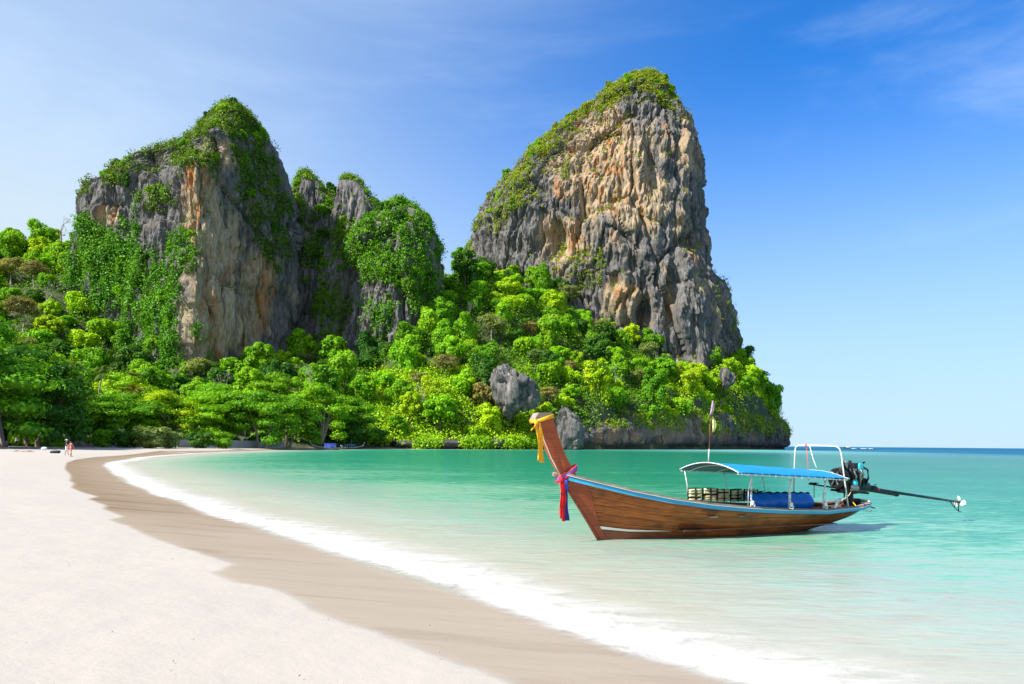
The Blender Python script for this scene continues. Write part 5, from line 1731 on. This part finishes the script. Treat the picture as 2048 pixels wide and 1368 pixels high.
esub('shaft_guard', 'iron', lambda m: [m.tube([sh0 + Vector((.1, 0, -.05)), sh0.lerp(sh1, .36) + Vector((0, 0, -.05))], .050, 10), m.tube([sh0.lerp(sh1, .34) + Vector((0, 0, -.045)), sh0.lerp(sh1, .355) + Vector((0, 0, -.045))], .065, 10), m.tube([sh0.lerp(sh1, .10) + Vector((0, 0, .02)), sh0.lerp(sh1, .14) + Vector((0, 0, .02))], .075, 10)])
esub('grip_band', 'red_seat', lambda m: m.tube([sh0.lerp(sh1, .145), sh0.lerp(sh1, .165)], .058, 10))
esub('lift_handle', 'iron', lambda m: m.tube([sh0.lerp(sh1, .13) + Vector((0, 0, .04)), sh0.lerp(sh1, .13) + Vector((0, 0, .12)), sh0.lerp(sh1, .15) + Vector((0, 0, .14))], .012, 6))
for i, an in enumerate((.35, .35 + 2.09, .35 + 4.19)):
    def bl(m, an=an):
        rows = []
        for q in np.linspace(0, 1, 6):
            w = .085 * math.sin(math.pi * (.18 + .8 * q)) + .01
            c = sh1 + Vector((.04, math.sin(an) * (.03 + .15 * q), math.cos(an) * (.03 + .15 * q)))
            t_ = Vector((.5, math.cos(an) * .86, -math.sin(an) * .86))
            rows.append([c - t_ * w, c - t_ * w * .3 + Vector((.008, 0, 0)), c + t_ * w * .3 + Vector((.008, 0, 0)), c + t_ * w])
        m.sheet(rows, .008)
    esub('propeller_blade', 'bronze', bl, True)
esub('propeller_hub', 'iron', lambda m: m.tube([sh1 - Vector((.02, 0, 0)), sh1 + Vector((.09, 0, -.012))], [.035, .025], 10))
esub('skeg', 'iron', lambda m: [m.tube([sh0.lerp(sh1, .90), (11.70, 0, .40), (11.86, 0, .30), (11.90, 0, .275), (12.0, 0, .265)], .012, 6), m.tube([sh1 - Vector((.03, 0, 0)), (11.88, 0, .29)], .016, 6), m.tube([sh1 - Vector((.10, 0, -.02)), (11.70, 0, .41)], .010, 6)], True)
for ch in engine.children:
    if ch.name.split('.')[0] in ('cylinder_head', 'rocker_cover', 'pump', 'fan_shroud', 'fan_blade', 'pipe', 'air_filter', 'exhaust', 'alternator', 'belt_cover', 'gearbox', 'hose'):
        ch.data.transform(Matrix.Translation((7.62, 0, .95)) @ Matrix.Scale(1.22, 4) @ Matrix.Translation((-7.62, 0, -.95)))
engine.data.transform(Matrix.Translation((7.62, 0, .95)) @ Matrix.Scale(1.22, 4) @ Matrix.Translation((-7.62, 0, -.95)))
MB().tube([(7.2, -.55, .60), (7.5, -.2, .66), (7.75, .1, .62)], .014, 6).build('deck_rope', M['yellow'], boat, True)
MB().tube([(7.0, -.70, .585), (7.4, -.66, .50), (7.75, -.52, .44), (7.9, -.42, .46)], .012, 6).build('stern_line', M['rope'], boat, True)
MB().tube([(8.05, -.1, .60), (8.3, -.1, .50), (8.42, -.1, .48)], .016, 6).build('rudder_peg', M['iron'], boat, True)
MB().tube([(6.15, -.84, .60), (6.28, -.80, .78), (6.42, -.76, .82), (6.38, -.7, .66), (6.2, -.7, .60)], .032, 7).build('rolled_cloth', M['rope_white'], boat, True)

# ------------------------------------------------------------------ things on the boat: each its own object
def boat_thing(name, mb, mat, label, cat, group=None, sm=True):
    o = mb.build(name, mat, None, sm, tuple(BOAT_Y0), BOAT_TH)
    return tag(o, label, cat, group)
# blue tarpaulin hung along the inside
rows = []
for q in np.linspace(0, 1, 14):
    row = []
    for x in np.linspace(4.42, 6.62, 36):
        e = (x - 4.42) / 2.2
        top = .93 - .05 * e + .012 * math.sin(x * 14) - .06 * math.exp(-e * 14) - .05 * math.exp(-(1 - e) * 14)
        z = .46 + (top - .46) * q
        bulge = .14 * math.sin(math.pi * min(1, q * .9 + .1)) + .022 * math.sin(x * 5.5 + q * 2) + .012 * math.sin(x * 17 + q * 5)
        xx = x + .13 * (1 - q) * (.5 - e) * 1.6
        row.append(Vector((xx, .36 - bulge, z)))
    rows.append(row)
boat_thing('tarpaulin', MB().sheet(rows, .008), M['blue_tarp'], 'bright blue tarpaulin hung along the inside of the wooden boat', 'tarpaulin')
rows = [[Vector((x, .37 + .07 * math.sin(math.pi * q) + .02 * math.sin(x * 9), .90 - .05 * (x - 4.4) / 2.2 + .05 * math.sin(math.pi * q) + .015 * math.sin(x * 23))) for x in np.linspace(4.5, 6.6, 50)] for q in np.linspace(0, 1, 6)]
boat_thing('cargo_net', MB().sheet(rows, .01), M['black_strap'], 'dark bundled net lying along the top of the blue tarpaulin', 'net')
# life jackets along the far rail
LJ = []
for k, (x, sag) in enumerate([(3.20, .01), (3.66, 0), (4.08, .015), (4.52, .0), (4.95, -.01)]):
    lab = ['first pale green life jacket from the bow on the far rail', 'second pale green life jacket from the bow on the far rail', 'middle pale green life jacket on the far rail', 'fourth pale green life jacket from the bow, partly behind the white post', 'last pale green life jacket, next to the blue tarpaulin'][k]
    top = 1.06 - .045 * (x - 3.2) - sag
    root = empty('life_jacket', tuple(BOAT_Y0), BOAT_TH)
    tag(root, lab, 'life jacket', 'life jackets hung on the far rail')
    MB().rbox((x, .80, top - .15), (.41, .06, .32), .35).build('backing', M['black_strap'], root, True)
    for c in range(2):
        for r_ in range(4):
            xx = x + (-.095 if c == 0 else .095)
            MB().rbox((xx, .755, top - .035 - r_ * .078 - (.02 if (k + r_) % 3 == 0 else 0)), (.178, .085, .064), .45, rot(.06 * ((k + r_ + c) % 3 - 1))).build('foam_panel', M['jacket'], root, True)
    for xx in (x - .01, x + .19):
        MB().box((xx, .715, top - .16), (.028, .012, .33)).build('strap', M['black_strap'], root)
# yellow ribbon round the prow head
mb = MB()
mb.slab([(-1.575, -.145, 2.545), (-1.225, -.145, 2.665), (-1.235, -.145, 2.745), (-1.60, -.145, 2.615)], .03, (0, 1, 0))
mb.slab([(-1.575, .145, 2.545), (-1.225, .145, 2.665), (-1.235, .145, 2.745), (-1.60, .145, 2.615)], .03, (0, 1, 0))
mb.slab([(-1.615, -.15, 2.54), (-1.615, .15, 2.54), (-1.63, .15, 2.62), (-1.63, -.15, 2.62)], .025, (1, 0, 0))
mb.slab([(-1.215, -.15, 2.66), (-1.215, .15, 2.66), (-1.225, .15, 2.745), (-1.225, -.15, 2.745)], .02, (1, 0, 0))
mb.rbox((-1.62, -.16, 2.55), (.09, .08, .10), .7)
mb.sheet(ribbon_rows([(-1.62, -.17, 2.56), (-1.66, -.18, 2.50), (-1.72, -.19, 2.44), (-1.73, -.19, 2.40)], [.04, .09, .12, .06], (.7, 0, .7)), .006)
for dx, ln, w in ((-.03, .78, .085), (.03, .83, .10)):
    pts = [(-1.60 + dx + .10 * q + .02 * math.sin(q * 5 + dx * 40), -.18 - .02 * math.sin(q * 4), 2.54 - ln * q) for q in np.linspace(0, 1, 14)]
    mb.sheet(ribbon_rows(pts, [.05 + (w - .05) * min(1, q * 2) for q in np.linspace(0, 1, 14)], (1, 0, 0), 7, .018), .006)
boat_thing('yellow_ribbon', mb, M['yellow'], 'yellow ribbon tied round the top of the boat prow, ends hanging', 'ribbon')
# red and blue sashes at the neck of the prow
def sash(y, off, mat, name, label, tails, dz):
    mb = MB()
    ring = []
    for q in np.linspace(0, 2 * math.pi, 33):
        c, s_ = math.cos(q), math.sin(q)
        ring.append(Vector((-.83 + .215 * c + off * c, (.095 + off) * s_ * 1.1, 1.455 + dz + .13 * c)))
    rows = [[p + Vector((.02 * j * .4, 0, .022 * (j - 1.5))) + Vector((math.cos(q_) * .012, math.sin(q_) * .012, 0)) * (1.5 - abs(j - 1.5)) for p, q_ in zip(ring, np.linspace(0, 2 * math.pi, 33))] for j in range(4)]
    mb.sheet(rows, .012)
    for (x, yy, ln, w, z0) in tails:
        pts = [(x + .05 * q + .015 * math.sin(q * 6), yy - .015 * math.sin(q * 4), z0 - ln * q) for q in np.linspace(0, 1, 16)]
        mb.sheet(ribbon_rows(pts, [.06 + (w - .06) * min(1, q * 1.6) for q in np.linspace(0, 1, 16)], (1, 0, 0), 9, .024), .007)
    mb.rbox((tails[0][0] + .01, tails[0][1], tails[0][4] - .01), (.10, .09, .11), .7)
    return boat_thing(name, mb, M[mat], label, 'sash', 'sashes tied at the neck of the prow')
sash(0, .020, 'red', 'red_sash', 'bright red sash knotted at the neck of the prow, hanging low', [(-1.03, -.15, .84, .085, 1.36), (-.995, -.165, .90, .075, 1.36)], -.025)
sash(0, .012, 'pink', 'pink_sash', 'pink band wound above the blue one at the prow neck', [(-1.02, -.13, .25, .04, 1.34)], .060)
sash(0, .016, 'royal', 'blue_sash', 'blue sash with a small bow on the prow neck', [(-.93, -.14, .20, .10, 1.30)], .02)
mb = MB()
pts = [(-.93 + .06 * q, -.13, 1.33 - .86 * q) for q in np.linspace(0, 1, 16)]
mb.sheet(ribbon_rows(pts, [.06 + .06 * min(1, q * 1.6) for q in np.linspace(0, 1, 16)], (1, 0, 0), 7, .02), .007)
boat_thing('navy_sash', mb, M['navy'], 'dark navy sash tail hanging beside the red one', 'sash', 'sashes tied at the neck of the prow')
boat_thing('prow_rope', MB().tube([(-1.545, -.13, 2.55), (-1.41, -.105, 2.18), (-1.24, -.10, 1.82), (-1.06, -.12, 1.50), (-1.03, -.14, 1.42)], .013, 7), M['rope'], 'thin pale rope running down the front edge of the prow', 'rope')
MB().tube([(-1.14, 0, 1.46), (-1.02, 0, 1.44), (-.9, 0, 1.46)], .05, 8).build('nose_block', M['weathered'], boat, True)
# ------------------------------------------------------------------ wall, hut, people and small things on the beach
def wall_run(a, b, h, th, n, label):
    a, b = np.array(a, float), np.array(b, float)
    root = empty('wall', (a[0], a[1], 0), math.atan2(b[1] - a[1], b[0] - a[0]))
    L = float(np.hypot(*(b - a)))
    st = L / n
    for i in range(n):
        x = (i + .5) * st
        w = a + (b - a) * (x / L)
        z = sand_z(*w) - .3
        MB().box((x, 0, z + (h + .3) / 2), (st - .05, th, h + .3 + random.uniform(-.05, .05))).build('panel', M['concrete'], root)
        MB().box((x - st / 2, 0, z + (h + .45) / 2), (.22, th + .08, h + .45)).build('post', M['concrete'], root)
    tag(root, label, 'wall')
wall_run((-118, 141), (-82, 158), 1.15, .25, 9, 'low grey retaining wall behind the people at the left end of the beach')
wall_run((-76, 168), (-65.5, 212), 1.9, .3, 10, 'grey concrete beach wall under the trees left of the far boats')
# small orange bungalow behind the long wall
hb = empty('bungalow', (-83, 226, 1.4), R(70))
tag(hb, 'small orange-walled bungalow half hidden behind the long wall', 'building')
MB().box((0, 0, 2.4), (11, 6, 4.8)).build('wall', M['orange_wall'], hb)
MB().add([(-6, -4, 4.7), (6, -4, 4.7), (6, 4, 4.7), (-6, 4, 4.7), (-4, 0, 6.8), (4, 0, 6.8)], [(0, 1, 5, 4), (2, 3, 4, 5), (1, 2, 5), (3, 0, 4), (3, 2, 1, 0)]).build('roof', M['roof_tile'], hb)
for x in (-3.6, -1.2, 1.2, 3.6):
    w_ = MB().box((x, -3.02, 2.7), (1.3, .08, 1.6)).build('window', M['white_paint'], hb)
    MB().box((x, -3.08, 2.7), (1.1, .04, 1.4)).build('pane', M['glass'], w_)
for x in (-5.2, -2.4, 0, 2.4, 5.2):
    MB().box((x, -3.7, 2.35), (.28, .28, 4.7)).build('column', M['white_paint'], hb)

def figure(name, loc, rotz, J, zones, label, hair_mat='hair', hat=None, group=None, scale=1.0):
    """J: dict joint -> (pos, radius); one continuous skinned body, clothing by zone(function of point) -> material name list"""
    names = list(J)
    idx = {k: i for i, k in enumerate(names)}
    bones = [('pelvis', 'waist'), ('waist', 'chest'), ('chest', 'neck'), ('neck', 'head'), ('head', 'crown'),
             ('chest', 'shl'), ('shl', 'ell'), ('ell', 'wrl'), ('wrl', 'hal'), ('chest', 'shr'), ('shr', 'elr'), ('elr', 'wrr'), ('wrr', 'har'),
             ('pelvis', 'hil'), ('hil', 'knl'), ('knl', 'anl'), ('anl', 'tol'), ('pelvis', 'hir'), ('hir', 'knr'), ('knr', 'anr'), ('anr', 'tor')]
    me = bpy.data.meshes.new('body_frame')
    me.from_pydata([J[k][0] for k in names], [(idx[a], idx[b]) for a, b in bones], [])
    tmp = bpy.data.objects.new('body_frame', me)
    COL.objects.link(tmp)
    tmp.modifiers.new('skin', 'SKIN')
    for i, k in enumerate(names):
        me.skin_vertices[0].data[i].radius = (J[k][1], J[k][1])
        me.skin_vertices[0].data[i].use_root = (k == 'pelvis')
    sub = tmp.modifiers.new('sub', 'SUBSURF'); sub.levels = 2; sub.render_levels = 2
    dg = bpy.context.evaluated_depsgraph_get()
    dg.update()
    body = bpy.data.meshes.new_from_object(tmp.evaluated_get(dg))
    bpy.data.objects.remove(tmp)
    mats = ['skin'] + sorted({m for _, m in zones})
    body.materials.clear()
    for m in mats: body.materials.append(M[m])
    for p in body.polygons:
        c = p.center
        for f, m in zones:
            if f(c):
                p.material_index = mats.index(m)
        p.use_smooth = True
    root = link(name, body, None, loc, rotz)
    root.scale = (scale,) * 3
    h, hr = Vector(J['head'][0]), J['head'][1]
    mb = MB(); mb.rbox(h + Vector((0.02, 0, .055)), (hr * 2.25, hr * 2.1, hr * 2.1), .85); mb.build('hair', M[hair_mat], root, True)
    mb = MB(); mb.rbox(h + Vector((-hr * 1.05, 0, -.02)), (.035, .03, .045), .8); mb.build('nose', M['skin'], root, True)
    if hat:
        mb = MB(); mb.tube([h + Vector((0, 0, .06)), h + Vector((0, 0, .075))], .19, 14); mb.tube([h + Vector((0, 0, .07)), h + Vector((0, 0, .17))], [.12, .10], 12); mb.build('hat', M[hat], root, True)
    for s_ in ('l', 'r'):
        w, e = Vector(J['ha' + s_][0]), (Vector(J['ha' + s_][0]) - Vector(J['wr' + s_][0])).normalized()
        side = e.cross(Vector((0, 1, 0))).normalized()
        mb = MB()
        mb.rbox(w, (.045, .045, .07), .7)
        for k, l in enumerate((.065, .075, .07, .055)):
            b0 = w + e * .03 + side * (k - 1.5) * .018
            mb.tube([b0, b0 + e * l * .55, b0 + e * l + Vector((-.012, 0, 0))], [.009, .0085, .007], 5)
        mb.tube([w + side * .03, w + side * .05 + e * .03], [.010, .008], 5)
        mb.build('hand', M['skin'], root, True)
    tag(root, label, 'person', group)
    return root
def standing(stride=.16, armswing=.12, slim=1.0):
    w = slim
    return {'pelvis': ((0, 0, .93), .135 * w), 'waist': ((0, 0, 1.10), .118 * w), 'chest': ((0, 0, 1.32), .13 * w), 'neck': ((0, 0, 1.49), .055), 'head': ((-.01, 0, 1.60), .085), 'crown': ((0, 0, 1.69), .07),
            'shl': ((0, -.19 * w, 1.42), .06), 'ell': ((armswing, -.25 * w, 1.15), .044), 'wrl': ((armswing * .5 - .04, -.26 * w, .92), .033), 'hal': ((armswing * .4 - .05, -.26 * w, .85), .035),
            'shr': ((0, .19 * w, 1.42), .06), 'elr': ((-armswing, .25 * w, 1.15), .044), 'wrr': ((-armswing * 1.6, .25 * w, .93), .033), 'har': ((-armswing * 1.8, .25 * w, .86), .035),
            'hil': ((0, -.10, .88), .10 * w), 'knl': ((-stride * .7, -.10, .50), .065), 'anl': ((-stride, -.10, .09), .042), 'tol': ((-stride - .15, -.10, .035), .035),
            'hir': ((0, .10, .88), .10 * w), 'knr': ((stride * .3, .10, .49), .065), 'anr': ((stride, .10, .09), .042), 'tor': ((stride - .15, .11, .035), .035)}
def put(px, py, z):
    p = ground(px, py, z)
    return (p[0], p[1], sand_z(p[0], p[1]))
torso = lambda c: .96 < c.z < 1.50 and abs(c.y) < .30 and not (abs(c.y) > .225 and c.z < 1.28)
figure('person', put(133, 909, .5), R(200), standing(.14, .10, 1.05), [(torso, 'dark_cloth'), (lambda c: .55 < c.z <= .98 and abs(c.y) < .22, 'white_cloth')], 'person in dark top, white shorts and pale hat walking along the beach', hat='white_cloth', group='couple walking on the sand')
figure('person', put(141.5, 911, .5), R(250), standing(.17, .14, .9), [(lambda c: 1.22 < c.z < 1.42 and abs(c.y) < .18, 'pink'), (lambda c: .84 < c.z <= .98 and abs(c.y) < .2, 'pink')], 'person in pink swimwear walking beside the one in dark top', group='couple walking on the sand', scale=.95)
figure('person', put(33, 893.5, .8), R(150), standing(.05, .05, 1.05), [(torso, 'white_cloth'), (lambda c: .08 < c.z <= .98 and abs(c.y) < .22, 'dark_cloth')], 'person in white shirt and dark trousers standing by the wall', group='people by the wall', scale=1.05)
sit = standing(.05, .05)
for k in ('pelvis', 'waist', 'chest', 'neck', 'head', 'crown', 'shl', 'ell', 'wrl', 'hal', 'shr', 'elr', 'wrr', 'har', 'hil', 'hir'):
    p, r_ = sit[k]; sit[k] = ((p[0], p[1], p[2] - .48), r_)
for s_ in 'lr':
    y = -.12 if s_ == 'l' else .12
    sit['kn' + s_] = ((-.42, y, .52), .065); sit['an' + s_] = ((-.44, y, .09), .042); sit['to' + s_] = ((-.60, y, .035), .035)
    sit['wr' + s_] = ((-.30, y * 1.5, .58), .033); sit['ha' + s_] = ((-.38, y * 1.4, .58), .035); sit['el' + s_] = ((-.05, y * 2, .68), .044)
figure('person', put(14, 894, .8), R(130), sit, [(lambda c: .50 < c.z < 1.02 and abs(c.y) < .30 and c.x > -.2, 'grey_cloth'), (lambda c: c.z <= .60 and c.x > -.36, 'rope')], 'person in light top sitting by the wall at the left edge', group='people by the wall')
MB().rbox((0, 0, .2), (.5, .5, .44), .5).build('driftwood_stump', M['bark'], None, True, put(13.3, 893.6, .8)); tag(bpy.data.objects['driftwood_stump'], 'low stump that the person at the left edge sits on', 'stump')
# bags and towel on the sand
def lump(name, px, py, d, mat, label, cat, rot=0, ex=.6):
    mb = MB(); mb.rbox((0, 0, d[2] * .42), d, ex); mb.rbox((d[0] * .28, .05, d[2] * .55), (d[0] * .5, d[1] * .8, d[2] * .9), ex)
    o = mb.build(name, M[mat], None, True, put(px, py, .55), rot)
    MB().tube([(-d[0] * .2, 0, d[2] * .8), (0, 0, d[2] * 1.25), (d[0] * .2, 0, d[2] * .85)], .025, 6).build('strap', M[mat], o)
    return tag(o, label, cat)
lump('beach_bag', 110, 906, (1.1, .5, .38), 'dark_cloth', 'black bag lying on the sand left of the walking couple', 'bag', .2)
lump('beach_bag', 88, 901, (.75, .5, .42), 'white_cloth', 'white and blue bag on shaded sand behind the black bag', 'bag', .5)
rows = [[Vector((x, y, .03 + .10 * abs(math.sin(x * 2.1 + y)) * (1 if abs(x) < .8 else .2))) for x in np.linspace(-1.2, 1.2, 20)] for y in np.linspace(-.5, .5, 8)]
tow = MB().sheet(rows, .02).build('beach_towel', M['red_seat'], None, True, put(46, 904, .55), .15)
tag(tow, 'rumpled dark red towel on the shaded sand at left', 'towel')
# bank of dry flowers and stones at the back of the sand
rb = np.random.default_rng(91)
V, F, b = [], [], 0
cv, cf = core_mesh()
for _ in range(70):
    t_ = rb.random()
    c = np.array([-93 + 8 * t_ + rb.normal() * .5, 146 + 4 * t_ + rb.normal() * .5, 1.15 + rb.random() * .4])
    V.append(c + cv * rb.uniform(.15, .4) * (1 + .2 * perlin(cv * 2 + c, 3))[:, None] * np.array([1.2, 1, .6])); F.append(cf + b); b += len(cv)
o = link('stone_bank', raw_mesh('stone_bank', np.concatenate(V), np.concatenate(F), [M['flower']], True))
tag(o, 'bank of pinkish stones behind the walking couple', 'stones', None, 'stuff')

# ------------------------------------------------------------------ far boats
def far_boat(loc, rotz, s, label, roof_mat, hull_mat, curtain=True):
    root = empty('moored_boat', loc, rotz); root.scale = (s, s, s)
    mb = MB()
    for side in (-1, 1):
        mb.sheet(hull_strip(0, .99, side, 0, 40, 8), .03 * side)
    mb.slab(tv, .03, (1, 0, 0))
    mb.build('hull', M[hull_mat], root, True)
    for side in (-1, 1):
        MB().sheet(hull_strip(.92, 1.0, side, .02, 40, 2), .03 * side).build('rail', M['white_paint'], root)
    mb = MB(); mb.add(V_prow, [tuple(q) for q in grid_faces(4, 16, True)] + [(0, 1, 2, 3), (60, 61, 62, 63)]); mb.build('prow_post', M['weathered'], root)
    MB().sheet([[Vector((x, y, roof_z(3.0, y) + .05)) for x in np.linspace(2.6, 6.0, 10)] for y in np.linspace(-1.06, 1.06, 9)], .03).build('roof', M[roof_mat], root, True)
    if curtain:
        MB().sheet([[Vector((x, -.98, z)) for x in np.linspace(2.9, 5.6, 8)] for z in np.linspace(.75, 1.5, 4)], .03).build('curtain', M['royal'], root)
    for x in (2.8, 4.2, 5.8):
        for y in (-.95, .95):
            MB().tube([(x, y, .6), (x, y, 1.55)], .03, 6).build('post', M['white_paint'], root)
    MB().rbox((7.4, 0, 1.1), (.7, .4, .6), .6).build('engine', M['metal'], root, True)
    MB().tube([(7.4, 0, 1.05), (10.6, 0, .35)], .06, 6).build('shaft', M['iron'], root)
    return tag(root, label, 'boat', 'boats moored by the far beach')
V_prow = [(FR[i][0], -HW[i] * .7, FR[i][1]) if k == 0 else (AF[i][0], -HW[i], AF[i][1]) if k == 1 else (AF[i][0], HW[i], AF[i][1]) if k == 2 else (FR[i][0], HW[i] * .7, FR[i][1]) for i in range(16) for k in range(4)]
p = ground(630, 899.3, 0); far_boat((p[0], p[1], 0), R(8), 1.0, 'small far boat with a blue awning moored under the trees', 'royal', 'weathered')
p = ground(722, 898.6, 0); far_boat((p[0] , p[1], 0), R(215), .85, 'dark far boat with blue awning right of the other far boat', 'blue_tarp', 'dark_wood', False)
# boat far out on the horizon with its wake
sb = empty('distant_boat', tuple(at(1690, 893.9, 900) * np.array([1, 1, 0])), R(5))
tag(sb, 'tiny boat on the horizon behind the stern arch', 'boat')
MB().slab([(-2, 0, 1.6), (7, 0, 1.2), (7, 0, 0), (0, 0, 0)], 2.4, (0, 1, 0)).build('hull', M['dark_wood'], sb)
MB().slab([(2, 0, 1.3), (6.0, 0, 1.3), (5.6, 0, 2.6), (2.6, 0, 2.6)], 2.0, (0, 1, 0)).build('cabin', M['white_paint'], sb)
mb = MB()
for x, w in ((11, 5), (24, 6), (33, 4)):
    mb.rbox((x, 0, .1), (w * 1.6, 3, .7), .9)
wk = mb.build('wake', M['foam_spray'] if 'foam_spray' in M else M['white_cloth'], None, True, tuple(at(1690, 893.9, 900) * np.array([1, 1, 0])), R(5))
tag(wk, 'white wake trailing the tiny boat on the horizon', 'wake', None, 'stuff')

# ------------------------------------------------------------------ shell grit and twigs on the sand
rp = np.random.default_rng(95)
V, F, b = [], [], 0
for i in range(300):
    if i < 200:
        x, y = rp.uniform(-7, 3.5), rp.uniform(3.2, 13)
    else:
        k = rp.integers(0, 260)
        x, y = fpts[k] + nrm[k] * rp.uniform(-.3, .6)
    s_ = signed_distance(np.array([x]), np.array([y]), SHORE)[0]
    if s_ > .8: continue
    z = max(sand_z(x, y), 0.02)
    r_ = rp.uniform(.002, .007) * (1.5 if rp.random() < .08 else 1)
    V.append(np.array([x, y, z + r_ * .3]) + cv * r_ * rp.uniform(.5, 1.6, 3)); F.append(cf + b); b += len(cv)
o = link('shell_grit', raw_mesh('shell_grit', np.concatenate(V), np.concatenate(F), [M['pebble']], True))
tag(o, 'specks of shell and grit strewn over the near sand', 'shells', None, 'stuff')
